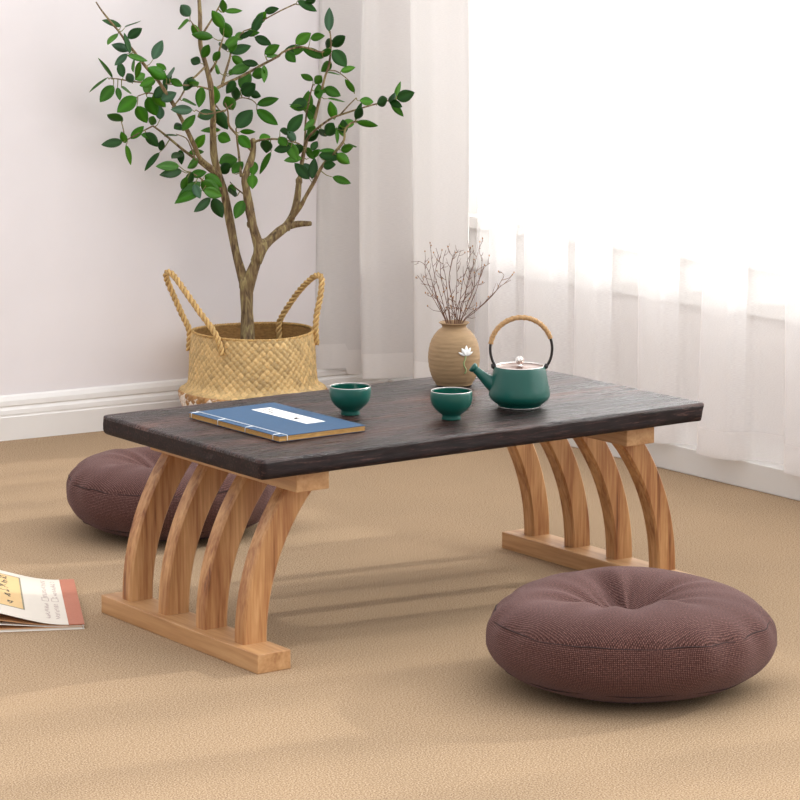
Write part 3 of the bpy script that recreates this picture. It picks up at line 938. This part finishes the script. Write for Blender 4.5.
# ------------------------------------------------------------------ string-bound volume on the floor, left
# local frame: +u runs from the banded right edge to the left, +v from the near edge to the far edge
mo = Vector((-0.077, 0.365, 0.0))
mu_ = Vector((-0.895, 0.446, 0)); mv_ = Vector((0.438, 0.899, 0))
mrot = math.atan2(mu_.y, mu_.x)
fb = thing('picture_book', 'cream paper book with terracotta edge lying on the floor at the left', 'book', tuple(mo), 0)
BU, BV = 0.235, 0.287
def lift(u): return 0.0050 + 0.030 * (0.5 - 0.5 * math.cos(PI * min(1, max(0, (u - 0.02) / 0.16)))) - 0.010 * max(0, (u - 0.18) / 0.055)
def P_(u, v, h): return mu_ * u + mv_ * v + Vector((0, 0, h))
def sheet(name, u0, u1, v0, v1, hf, th, mat, nu=24, parent=None):
    vs, fs = [], []
    for lay in (0, 1):
        for i in range(nu + 1):
            u = u0 + (u1 - u0) * i / nu
            for v in (v0, v1):
                vs.append(P_(u, v, hf(u) + (th if lay else 0)))
    m_ = (nu + 1) * 2
    for i in range(nu):
        a, b_, c, d = i * 2, i * 2 + 1, i * 2 + 3, i * 2 + 2
        fs += [[a, b_, c, d], [a + m_, d + m_, c + m_, b_ + m_], [a, d, d + m_, a + m_], [b_, b_ + m_, c + m_, c]]
    fs += [[0, m_, m_ + 1, 1], [nu * 2, nu * 2 + 1, m_ + nu * 2 + 1, m_ + nu * 2]]
    o = mk(name, vs, fs, mat, parent or fb, smooth=False)
    bm = bmesh.new(); bm.from_mesh(o.data); bmesh.ops.recalc_face_normals(bm, faces=bm.faces); bm.to_mesh(o.data); bm.free()
    return o
cov = lambda u: lift(u) + 0.002
sheet('back_cover', 0.0, BU, 0.0, BV, lambda u: 0.0, 0.0008, 'white_paper')
sheet('page_block', 0.003, BU - 0.003, 0.002, BV - 0.002, lambda u: 0.0008, 0.0028, 'cream')
sheet('page_block', 0.0, BU - 0.005, 0.0015, BV - 0.003, lambda u: 0.0044 + 0.3 * (lift(u) - 0.005), 0.0010, 'white_paper')
sheet('endpaper', 0.003, BU - 0.004, 0.001, BV - 0.002, lambda u: 0.0036 + 0.0, 0.0008, 'endpaper')
sheet('endpaper', 0.003, BU - 0.004, 0.001, BV - 0.002, lambda u: 0.0055 + 0.55 * (lift(u) - 0.005), 0.0006, 'endpaper')
fcov = sheet('front_cover', 0.022, BU, 0.0, BV, cov, 0.0007, 'cream')
fcov['label'] = 'cream front cover curling up towards the left'
sheet('edge_band', -0.0005, 0.0225, -0.0005, BV + 0.0005, lambda u: cov(u), 0.0009, 'terracotta', nu=4)
pan = sheet('title_panel', 0.086, 0.17, 0.060, 0.262, lambda u: cov(u) + 0.0007, 0.0002, 'ochre', parent=fcov)
sheet('panel_border', 0.0835, 0.086, 0.057, 0.265, lambda u: cov(u) + 0.0007, 0.0002, 'grey_line', nu=2, parent=fcov)
sheet('panel_border', 0.0835, 0.17, 0.0570, 0.060, lambda u: cov(u) + 0.0007, 0.0002, 'grey_line', nu=14, parent=fcov)
sheet('panel_border', 0.0835, 0.17, 0.262, 0.2650, lambda u: cov(u) + 0.0007, 0.0002, 'grey_line', nu=14, parent=fcov)
onc = lambda dz: (lambda u, v, h: P_(u, v, cov(u) + dz + h))
strokes('calligraphy', pan, 'ink', [(0.112, 0.243, 0.014, 0.020), (0.111, 0.215, 0.014, 0.020), (0.111, 0.188, 0.014, 0.022), (0.111, 0.160, 0.014, 0.020), (0.110, 0.130, 0.014, 0.020), (0.104, 0.085, 0.008, 0.020), (0.128, 0.245, 0.010, 0.02)], onc(0.0009), 12, r=0.0007, nst=(4, 6))
cells = []
for uc in (0.0345, 0.0490):
    for k in range(9): cells.append((uc, 0.268 - k * 0.0125, 0.0065, 0.010))
    for k in range(9): cells.append((uc + 0.001, 0.120 - k * 0.0105, 0.006, 0.008))
strokes('printed_text', fcov, 'faint_ink', cells, onc(0.0007), 14, r=0.0006, nst=(4, 6))
g = Geo()
for uc in (0.0355, 0.0500):     # the small framed seal at the foot of each upper column
    for (ua, ub, va_, vb) in ((uc - .0055, uc + .0055, .1395, .1408), (uc - .0055, uc + .0055, .1600, .1613), (uc - .0055, uc - .0043, .1395, .1613), (uc + .0043, uc + .0055, .1395, .1613)):
        q = [onc(0.0007)(a, b_, h) for h in (0.0, 0.0002) for a, b_ in ((ua, va_), (ub, va_), (ub, vb), (ua, vb))]
        g.add(q, [[0, 1, 2, 3], [7, 6, 5, 4], [0, 4, 5, 1], [1, 5, 6, 2], [2, 6, 7, 3], [3, 7, 4, 0]])
g.make('printed_seal', 'faint_ink', fcov, smooth=False)

# ------------------------------------------------------------------ seagrass basket
BX, BY = 1.002, 1.592
bs = thing('seagrass_basket', 'woven seagrass basket with two tall loop handles holding the small tree', 'basket', (BX, BY, 0))
bp = [(0.105, 0.0), (0.118, 0.006), (0.131, 0.025), (0.142, 0.050), (0.1475, 0.068), (0.1495, 0.078), (0.1485, 0.084), (0.1430, 0.089), (0.1345, 0.094), (0.1300, 0.102), (0.1285, 0.115), (0.1270, 0.135), (0.1260, 0.160), (0.1245, 0.185), (0.1225, 0.202)]
p3, _ = resample([(r, 0, z) for r, z in bp], [0] * len(bp), 0.0014)
nu = 900
arc = [0]
for a, b_ in zip(p3, p3[1:]): arc.append(arc[-1] + (b_ - a).length)
U = np.arange(nu) / nu * 2 * np.pi
cell = 2 * np.pi * 0.128 / 54          # strand width
ring_n = 54
allv, tint = [], []
rngs = np.random.RandomState(4)
ra = rngs.rand(512)
for i, p in enumerate(p3):
    up_ = U / (2 * np.pi) * ring_n
    vv = arc[i] / cell
    A = (up_ + vv) ; B = (up_ - vv)
    ia = np.floor(A).astype(int); ib = np.floor(B).astype(int)
    over = ((ia + ib) % 2) == 0
    fa = A - ia - 0.5; fb_ = B - ib - 0.5
    across = np.where(over, fa, fb_); along = np.where(over, fb_, fa)
    h = np.sqrt(np.clip(1 - (across * 1.9) ** 2, 0, 1)) * 0.6 + np.cos(along * np.pi) * 0.6
    h = np.clip(h, 0, None) * 0.0030
    sid = np.where(over, (ia % ring_n) * 3 + 1, (ib % ring_n) * 5 + 2) % 512
    sid2 = (sid + np.where(over, ib, ia) * 7) % 512
    tone = (0.62 + 0.28 * ra[sid] + 0.28 * ra[sid2]) * (0.55 + 0.45 * np.clip(h / 0.0022, 0, 1))
    base = np.array(srgb(214, 182, 126))
    col = base[None, :] * tone[:, None]
    # the painted, frayed band under the shoulder
    if p.z < 0.086:
        edge = 0.080 + 0.004 * np.sin(U * 9) + 0.004 * np.sin(U * 23 + 1)
        flake = (rngs.rand(nu) * 0.35 + ra[sid2]) > 0.62
        paint = flake & (p.z < edge) & (p.z > 0.045 + 0.006 * np.sin(U * 14))
        col = np.where(paint[:, None], np.array(srgb(236, 226, 216))[None, :], np.array(srgb(182, 136, 84))[None, :] * tone[:, None])
    rr2 = p.x + h - 0.002 + 0.0015 * np.sin(U * 3 + 1) * (p.z / 0.2)
    zz = p.z + (0.0016 * np.sin(U * ring_n / 2) if i == len(p3) - 1 else 0) + 0.002 * np.sin(U * 2 + 2) * (p.z / 0.2)
    allv.append(np.stack([rr2 * np.cos(U), rr2 * np.sin(U), np.maximum(zz, 0.0)], 1)); tint.append(col)
nv = len(p3)
V_ = np.concatenate(allv); T_ = np.concatenate(tint)
fs = [[i * nu + k, i * nu + (k + 1) % nu, (i + 1) * nu + (k + 1) % nu, (i + 1) * nu + k] for i in range(nv - 1) for k in range(nu)]
fs.append(list(range(nu))[::-1])
body = mk('basket_body', V_.tolist(), fs, 'seagrass', bs)
ca = body.data.color_attributes.new('tint', 'FLOAT_COLOR', 'POINT')
ca.data.foreach_set('color', np.concatenate([T_, np.ones((len(T_), 1))], 1).ravel())
lathe('basket_lining', [(0.1195, 0.2005), (0.1205, 0.16), (0.1215, 0.12), (0.120, 0.09), (0.10, 0.03), (0, 0.02)], 'basket_inside', bs, n=96)
# plaited rim
g = Geo()
for j in range(3):
    pts, n = [], 360
    for k in range(n + 1):
        a = 2 * PI * k / n
        w_ = a * 42 + j * 2 * PI / 3
        r = 0.1212 + 0.0016 * math.cos(w_); z = 0.2020 + 0.0016 * math.sin(w_) + 0.002 * math.sin(a * 2 + 2)
        pts.append((r * math.cos(a), r * math.sin(a), z))
    v_, f_ = tube_geo(pts, 0.0015, 6)
    g.add(v_, f_, tuple(c * (0.85 + 0.1 * j) for c in srgb(198, 160, 98)))
g.make('plaited_rim', 'seagrass', bs)
er = Vector((RT.x, RT.y, 0)); ed = Vector((FW.x, FW.y, 0)).normalized()
DB = (Vector((BX, BY, 0.1)) - CAM).dot(FW)
def bloc(a, b_, z): return er * a + ed * b_ + Vector((0, 0, z))
def woven_handle(path, nm):
    P3, _ = resample(path, [0] * len(path), 0.0022)
    n = len(P3)
    h = thing_child = Geo()
    h.add(*tube_geo(P3, 0.0048, 10), tint=srgb(176, 136, 80))
    for j in range(3):
        pts = []
        nrm = (P3[1] - P3[0]).orthogonal().normalized()
        for i, p in enumerate(P3):
            t = (P3[min(i + 1, n - 1)] - P3[max(i - 1, 0)]).normalized()
            nrm = (nrm - t * nrm.dot(t)).normalized(); bn = t.cross(nrm)
            w_ = i * 0.42 + j * 2 * PI / 3
            pts.append(p + (nrm * math.cos(w_) + bn * math.sin(w_)) * 0.0040)
        h.add(*tube_geo(pts, 0.0027, 6), tint=tuple(c * (0.88 + 0.12 * j) for c in srgb(206, 172, 112)))
    return h.make(nm, 'seagrass', bs)
woven_handle([bloc(-0.128, -0.012, 0.165), bloc(-0.127, -0.012, 0.205), bloc(-0.142, -0.012, 0.240), bloc(-0.160, -0.020, 0.285), bloc(-0.170, -0.030, 0.315), bloc(-0.166, -0.040, 0.327), bloc(-0.154, -0.052, 0.322), bloc(-0.135, -0.070, 0.300), bloc(-0.100, -0.095, 0.255), bloc(-0.072, -0.112, 0.220), bloc(-0.060, -0.119, 0.195), bloc(-0.055, -0.121, 0.172)], 'handle')
woven_handle([bloc(0.050, 0.104, 0.165), bloc(0.048, 0.106, 0.195), bloc(0.052, 0.102, 0.212), bloc(0.068, 0.090, 0.240), bloc(0.092, 0.070, 0.275), bloc(0.116, 0.045, 0.302), bloc(0.132, 0.028, 0.312), bloc(0.139, 0.016, 0.305), bloc(0.137, 0.006, 0.275), bloc(0.129, -0.002, 0.235), bloc(0.127, -0.004, 0.205), bloc(0.129, -0.004, 0.175)], 'handle')

# ------------------------------------------------------------------ the tree
tr = thing('potted_tree', 'small ficus-like tree with oval green leaves growing from the seagrass basket', 'tree', (BX, BY, 0.0))
O = Vector((BX, BY, 0))
soil_v, soil_f = lathe_geo([(0, 0.03), (0.07, 0.03), (0.090, 0.06), (0.112, 0.120), (0.10, 0.126), (0.05, 0.130), (0, 0.133)], 48)
mk('root_ball', [(x * (1), y_, z + (0.004 * math.sin(x * 90) * math.cos(y_ * 80) if z > 0.115 else 0)) for x, y_, z in soil_v], soil_f, 'soil', tr)
def TP(px, py, d):
    # the crown spreads in a fan along the wall; nothing reaches the wall behind it
    d = d - max(0.0, 250 - px) / 497.0 * 0.5810 / 0.8022 - (0.02 if py < 150 else 0) * min(1, (150 - py) / 60)
    p = at_depth(px, py, DB + d)
    lim = 1.79 - 0.078 * (p.x - 0.531) - 0.045
    if p.y > lim:
        p = at_depth(px, py, DB + d - (p.y - lim) / 0.8022)
    return p - O
BR = []   # (points px, py, depth), radii in px
def br(pts, r0, r1): BR.append((pts, r0, r1))
# main trunk and its three stems
br([(247, 376, 0), (247.5, 336, 0), (247, 312, 0), (246.5, 294, 0), (246, 284, 0)], 7.2, 6.2)
br([(246, 292, 0), (242, 275, .005), (236, 253, .01), (230, 222, .02), (224, 192, .02), (218, 172, .015), (214, 155, .01), (213, 131, 0), (213, 112, -.01), (211, 87, -.02), (205, 62, -.02), (200.5, 45, -.02), (200, 15, -.02), (199, -12, -.01), (203, -40, 0)], 5.0, 1.5)
br([(247, 292, 0), (251, 276, -.01), (256, 262, -.015), (259, 250, -.02), (257, 240, -.02), (253, 226, -.03), (249, 206, -.03), (246.5, 190, -.03), (245, 178, -.03), (250, 163, -.03), (253, 152, -.03), (253, 141, -.03)], 6.2, 3.0)
br([(256, 262, -.015), (262, 248, -.01), (270, 240, 0), (279, 232, .005), (287, 225.5, .01), (293, 214, .02), (297, 200, .02), (299, 181, .02)], 6.0, 3.0)
br([(286, 227, .01), (298, 224, .01), (311, 223.5, .0)], 3.6, 2.6)
br([(289, 222, .01), (300, 207, -.01), (306, 196, -.02), (314, 182, -.03), (320, 170, -.04), (326, 161, -.04), (336, 151, -.05), (344, 140, -.05), (345, 130, -.05), (351, 123, -.05), (358, 121, -.05)], 2.4, 0.7)
br([(299, 184, .02), (302, 162, .02), (307, 140, .03), (314, 122, .03), (318, 106, .03), (325, 77, .02), (329, 65, .02), (331, 45, .01), (330, 31, .01)], 2.2, 0.7)
br([(301, 165, .02), (305, 145, 0), (312, 133, -.01), (330, 119, -.03), (340, 115, -.03), (355, 110, -.04), (372, 105, -.05), (390, 100, -.05), (398, 96, -.05)], 1.5, 0.6)
br([(302, 170, .02), (305, 140, .05), (306, 118, .06), (310, 96, .06), (313, 84, .06)], 1.4, 0.6)
br([(340, 115, -.03), (348, 106, -.04), (356, 98, -.04)], 0.9, 0.5)
br([(329, 70, .02), (338, 72, .03), (350, 82, .04), (354, 92, .04)], 0.7, 0.4)
br([(331, 47, .01), (322, 52, 0), (302, 47, -.01), (285, 51, -.02), (277, 57, -.02), (262, 65, -.01), (242, 76, 0), (221, 86, .01), (212, 92, 0)], 0.7, 1.7)
br([(253, 143, -.03), (260, 140, -.04), (275, 139, -.05), (290, 141, -.06), (300, 144, -.06)], 1.4, 0.7)
br([(251, 150, -.03), (243, 142, -.06), (236, 134, -.07), (229, 125, -.08), (228, 112, -.08), (225, 103, -.08)], 1.6, 0.7)
br([(241, 176, -.03), (239, 155, .03), (237, 140, .04), (236, 128, .04)], 1.5, 0.7)
br([(219, 176, .015), (211, 168, 0), (200, 158, -.01), (194, 145, -.02), (187, 130, -.02), (181, 118, -.03), (172, 102, -.03), (163, 88, -.03), (156, 78, -.03), (147, 68, -.04), (139, 58, -.04), (132, 49, -.05), (126, 42, -.05), (120, 33, -.05), (110, 21, -.05), (102, 11, -.05), (96, 2, -.05)], 2.7, 0.7)
br([(224, 186, .02), (216, 176, .05), (204, 166, .07), (190, 155, .08), (182, 149, .08), (170, 139, .08), (160, 131, .08), (153, 126, .08)], 2.0, 0.9)
br([(153, 126, .08), (143, 131, .09), (132, 137, .10), (126, 139, .10), (123, 128, .10), (121, 120, .10)], 0.8, 0.5)
br([(156, 78, -.03), (143, 82, 0), (130, 81, .02), (118, 79, .03), (110, 78, .03)], 1.0, 0.5)
br([(172, 100, -.03), (158, 95, .0), (148, 93, .02), (138, 96, .03)], 1.0, 0.5)
br([(213, 90, -.02), (196, 86, -.05), (180, 85, -.08), (166, 84, -.09)], 1.1, 0.5)
br([(206, 66, -.02), (198, 74, -.05), (188, 84, -.05), (180, 98, -.05), (172, 108, -.05)], 1.2, 0.7)
br([(210, 72, -.02), (216, 62, -.04), (220, 48, -.05), (223, 38, -.05)], 1.4, 0.7)
br([(222, 86, .01), (225, 74, .03), (230, 57, .05), (231, 45, .05)], 1.7, 0.8)
br([(202, 35, -.02), (209, 24, 0), (215, 14, .01), (221, 3, .02), (228, -12, .02)], 1.2, 0.6)
br([(201, 36, -.02), (196, 28, -.05), (190, 20, -.05)], 0.8, 0.5)
br([(240, 35, .04), (244, 31, .04), (252, 28, .04), (262, 21, .03), (280, 11, .02), (295, 4, .02)], 0.7, 0.7)
br([(230, 50, .05), (236, 40, .05), (244, 31, .04)], 0.9, 0.8)
br([(212, 100, -.01), (222, 112, .02), (230, 106, .04), (240, 98, .05), (252, 100, .06), (257, 105, .06)], 0.8, 0.5)
br([(226, 110, -.08), (214, 113, -.06), (204, 114, -.05), (196, 110, -.05)], 0.8, 0.5)
br([(222, 190, .02), (210, 186, -.03), (200, 178, -.05), (190, 172, -.05)], 1.0, 0.6)
br([(246, 196, -.03), (236, 188, .0), (230, 182, .02)], 0.8, 0.5)
br([(196, 160, -.01), (190, 145, .03), (186, 138, .04), (176, 134, .05)], 0.8, 0.5)
pxm = DB / F
g = Geo()
BP = []
for pts, r0, r1 in BR:
    P3 = [TP(*p) for p in pts]
    n = len(P3)
    rad = [(r0 + (r1 - r0) * k / (n - 1)) * pxm * (1 + (0.10 * math.sin(k * 2.3) if r0 > 2 else 0)) for k in range(n)]
    g.add(*tube_geo(P3, rad, 12 if r0 > 2 else 7, step=0.006))
    PP, _ = resample([(a, b_, c * 200) for a, b_, c in pts], [0] * n, 2.0)
    BP += [(p.x, p.y, p.z / 200) for p in PP]
# knots and pruned stubs
for (px, py, d, r) in ((250, 224, -.03, 3.2), (246, 284, 0, 7.0), (299, 181, .02, 3.4), (287, 226, .01, 4.2), (253, 142, -.03, 3.2), (262, 246, -.01, 6.0)):
    c = TP(px, py, d)
    g.add(*tube_geo([c - Vector((0, 0, r * pxm * 1.2)), c - Vector((0, 0, r * pxm * .5)), c + Vector((0, 0, r * pxm * .5)), c + Vector((0, 0, r * pxm * 1.2))], [r * pxm * .6, r * pxm * 1.0, r * pxm, r * pxm * .5], 10))
trunk = g.make('trunk', 'bark', tr)

L1 = [(440,65,402,18,44),(435,82,385,112,13),(165,105,88,80,25),(180,110,240,75,14),(200,200,122,178,34),(190,215,138,262,28),(200,215,180,130,20),(188,222,270,245,28),(292,238,330,160,42),(215,238,217,290,15),(130,312,72,232,18),(112,310,38,370,16),(210,330,188,292,34),(134,342,80,408,46),(150,350,160,402,24),(165,350,205,375,14),(347,312,270,270,48),(345,278,305,255,24),(358,315,370,262,26),(362,318,412,345,30),(268,378,272,320,36),(225,388,148,450,56),(172,482,108,458,30),(298,392,350,335,44),(270,388,306,462,54),(325,402,385,370,42),(320,478,320,422,36),(228,425,268,492,48),(284,500,296,462,34),(203,556,256,503,34),(182,572,165,525,28),(170,566,90,578,36),(184,580,206,660,22),(264,530,312,585,42),(320,602,330,560,28),(318,610,256,680,26),(338,540,392,545,9),(400,600,406,655,30),(397,664,302,666,40),(408,684,318,700,38),(405,756,430,705,28),(426,736,452,688,34),(440,700,508,688,34),(482,728,386,802,48),(485,724,562,782,58),(500,700,566,745,48),(456,738,480,792,34),(556,652,630,636,60),(560,690,602,655,44),(600,738,620,786,34),(532,150,445,136,32),(482,252,440,234,38),(490,230,516,178,36),(532,242,562,205,30),(602,152,562,82,50),(576,112,528,42,44),(576,50,570,-6,30),(578,46,650,42,24),(618,156,664,132,34),(600,212,684,184,42),(608,224,662,266,34),(584,202,560,162,22),(598,210,626,158,34),(690,132,730,52,38),(640,152,692,124,24),(738,48,796,34,30),(698,148,766,178,38),(738,216,800,180,40),(745,228,804,218,24),(600,292,692,254,42),(600,302,630,268,32),(688,302,742,284,44),(640,352,682,288,52),(648,378,700,335,60),(680,370,722,386,32),(560,292,534,260,26),(470,345,440,325,26),(488,348,475,430,40),(540,418,538,344,42),(450,440,364,438,38),(408,522,462,458,36),(410,502,376,515,38),(470,468,542,448,46),(540,438,590,516,50),(562,520,484,520,24),(552,542,602,562,46),(612,440,582,382,52),(620,400,626,348,38),(626,512,690,436,62),(635,542,682,592,44),(640,526,702,528,20),(708,418,796,394,36),(706,438,792,500,44),(744,560,746,610,48),(765,608,716,696,28),(690,698,690,756,42),(608,692,652,648,40),(700,648,690,702,34)]
L3 = [(225,0,126,46,38),(257,30,194,80,32),(265,30,300,100,44),(375,38,346,104,42),(230,0,302,22,40),(345,25,330,-8,24)]
L2 = [(230,2,308,46,34),(262,12,304,-4,24),(356,126,358,30,38),(222,176,284,132,46),(282,152,342,144,34),(368,190,424,140,0),(372,200,426,266,54),(335,232,244,190,36),(190,212,262,190,38),(365,198,320,225,30),(365,248,330,284,38),(350,290,402,302,8),(458,370,420,318,22),(292,322,244,298,26),(300,335,330,298,36),(338,352,400,382,42),(266,450,274,362,46),(322,390,300,362,26),(256,442,194,420,12),(350,395,422,402,12),(378,478,360,404,38),(192,530,250,456,48),(160,522,202,530,24),(186,584,154,546,38),(190,568,232,644,46),(204,588,138,602,36),(224,560,188,528,34),(260,560,318,522,44),(345,542,376,490,50),(345,546,318,515,28),(478,402,534,408,34),(464,480,486,408,22),(548,415,592,394,42),(602,412,616,368,24),(628,396,696,370,48),(620,402,640,325,20),(604,410,654,466,28),(466,488,552,500,26),(458,488,398,502,36),(395,498,416,546,24),(385,510,390,576,14),(404,600,455,588,34),(430,582,470,580,12),(315,620,416,628,42),(380,602,312,600,16),(278,632,320,598,28),(278,716,218,652,44),(288,716,298,630,38),(334,662,378,658,38),(370,708,444,734,32),(285,602,312,560,30)]
leaves = [(a / 4 + 80, b_ / 4, c / 4 + 80, d / 4, w / 4) for a, b_, c, d, w in L1]
leaves += [(a / 3.636 + 140, b_ / 3.636 + 190, c / 3.636 + 140, d / 3.636 + 190, w / 3.636) for a, b_, c, d, w in L3]
leaves += [(a / 4 + 240, b_ / 4, c / 4 + 240, d / 4, w / 4) for a, b_, c, d, w in L2 if w] + [(331.5, 46, 345, 36, 11)]
# further leaves on the twigs behind the ones in front
cand = [p for p in BP if p[1] < 165 and p[1] > -5 and not (205 < p[0] < 222 and p[1] > 60)]
for k in range(46):
    p = cand[R.randrange(len(cand))]
    a = R.uniform(0, 2 * PI); o_ = R.uniform(1, 4)
    bx, by = p[0] + o_ * math.cos(a), p[1] + o_ * math.sin(a)
    ln = R.uniform(11, 19)
    leaves.append((bx, by, bx + ln * math.cos(a), by + ln * math.sin(a), R.uniform(6, 10.5)))
# crown just above the frame
for k in range(26):
    a = R.uniform(-PI, 0); px, py = R.uniform(196, 236), R.uniform(-42, -8)
    leaves.append((px, py, px + 19 * math.cos(a), py + 19 * math.sin(a), R.uniform(6, 12)))
lg, pg = Geo(), Geo()
vd = FW
used = {}
for li, (bx, by, tx, ty, w) in enumerate(leaves):
    nb_ = min(BP, key=lambda p: (p[0] - bx) ** 2 + (p[1] - by) ** 2)
    d0 = nb_[2] + R.uniform(-0.025, 0.025)
    ln = math.hypot(tx - bx, ty - by)
    full = max(ln, 19.0)
    w *= 1.02
    tilt = math.sqrt(max(0, full ** 2 - ln ** 2)) * pxm + R.uniform(0, 0.006)
    tilt *= R.choice((-1, -1, 1))
    b3 = TP(bx, by, d0); t3 = TP(tx, ty, d0 + tilt)
    dist = math.hypot(nb_[0] - bx, nb_[1] - by)
    n3 = TP(nb_[0], nb_[1], nb_[2])
    if (n3 - b3).length > 0.004:
        midp = (n3 + b3) / 2 + Vector((0, 0, -0.003))
        lg.add(*tube_geo([n3, midp, b3], [0.0012, 0.0009, 0.0007], 5, step=0.006), tint=srgb(128, 124, 70))
    ax = (t3 - b3); L = ax.length; ax.normalize()
    # visible width w px out of a true half-length oval: the rest is turned edge-on
    truew = max(w * pxm, L * 0.36) if w > 16 / 4 * 1.0 else max(w * pxm, L * 0.33)
    ca_ = min(1, w * pxm / truew)
    sidev = ax.cross(vd).normalized()
    roll = math.acos(ca_) * R.choice((-1, 1)) + R.uniform(-0.12, 0.12)
    side = (sidev * math.cos(roll) + ax.cross(sidev) * math.sin(roll)).normalized()
    nrm = ax.cross(side).normalized()
    if nrm.z < 0: nrm = -nrm
    hw = truew / 2
    bend = R.uniform(-0.10, 0.05) * L
    v_, f_ = [], []
    ns = 10
    sh = R.random()
    for i in range(ns + 1):
        t = i / ns
        wf_ = math.sin(PI * t ** 0.88) ** 0.72 if 0 < t < 1 else 0.0
        wf_ *= (1 - 0.25 * max(0, t - 0.6)) 
        wf_ = max(wf_, 0.02)
        c = b3 + ax * L * t + nrm * bend * math.sin(PI * t * 0.5) ** 2 * 1.0
        for s, hgt in ((-1, 0.10), (-0.5, 0.03), (0, -0.045), (0.5, 0.03), (1, 0.10)):
            v_.append(c + side * hw * wf_ * s + nrm * (hgt * hw * wf_ * 1.8))
    for i in range(ns):
        for q in range(4):
            f_.append([i * 5 + q, i * 5 + q + 1, (i + 1) * 5 + q + 1, (i + 1) * 5 + q])
    kind = R.random()
    if kind < 0.45: col = srgb(48 + 24 * sh, 98 + 26 * sh, 20 + 10 * sh)
    elif kind < 0.78: col = srgb(34 + 12 * sh, 72 + 18 * sh, 28 + 10 * sh)
    elif kind < 0.94: col = srgb(56 + 20 * sh, 116 + 16 * sh, 22)
    else: col = srgb(72, 106, 80)
    n0 = len(lg.v)
    lg.add(v_, f_)
    tl = []
    for i in range(ns + 1):
        for s in range(5):
            k2 = 1.0 if s != 2 else 1.35
            tl.append(tuple(c * k2 for c in col))
    lg.t[n0:] = tl
fol = lg.make('foliage', 'leaf', tr)
# thickness for the leaves
sm = fol.modifiers.new('thickness', 'SOLIDIFY'); sm.thickness = 0.0005

# ------------------------------------------------------------------ light
wd = bpy.data.worlds.new('daylight')
bpy.context.scene.world = wd
wd.use_nodes = True
nt = wd.node_tree
nt.nodes.clear()
out = nt.nodes.new('ShaderNodeOutputWorld')
bg = nt.nodes.new('ShaderNodeBackground')
tc = nt.nodes.new('ShaderNodeTexCoord')
sx = nt.nodes.new('ShaderNodeSeparateXYZ')
nt.links.new(tc.outputs['Generated'], sx.inputs[0])
# bright overcast sky on the window side, the dimmer studio on the others
rp = ramp(nt, sx.outputs[0], [(0.18, (0, 0, 0)), (0.55, (1, 1, 1))])
up = ramp(nt, sx.outputs[2], [(0.0, (0.76, 0.76, 0.775)), (0.75, (1.64, 1.64, 1.67))])
wm = nt.nodes.new('ShaderNodeMix'); wm.data_type = 'RGBA'
wm.inputs[7].default_value = (5.0, 5.05, 5.15, 1)
nt.links.new(rp, wm.inputs[0])
nt.links.new(up, wm.inputs[6])
nt.links.new(wm.outputs[2], bg.inputs[0])
bg.inputs[1].default_value = 1.0
nt.links.new(bg.outputs[0], out.inputs[0])
sun_d = bpy.data.lights.new('sun', 'SUN')
sun_d.energy = 3.9
sun_d.angle = math.radians(1.3)
sun_d.color = (1.0, 0.965, 0.93)
sun = bpy.data.objects.new('sun', sun_d)
C.objects.link(sun)
el, az = math.radians(24), math.radians(-10)      # from +x
dirv = Vector((-math.cos(el) * math.cos(az), -math.cos(el) * math.sin(az), -math.sin(el)))
sun.rotation_euler = dirv.to_track_quat('-Z', 'Y').to_euler()
sun.location = (4, 0, 3)

vsn = bpy.context.scene.view_settings
vsn.view_transform = 'Standard'
vsn.look = 'None'
vsn.gamma = 1
vsn.use_curve_mapping = False
vsn.exposure = 0.0
bpy.context.scene.cycles.transparent_max_bounces = 24
bpy.context.scene.cycles.max_bounces = 10
bpy.context.scene.cycles.diffuse_bounces = 5
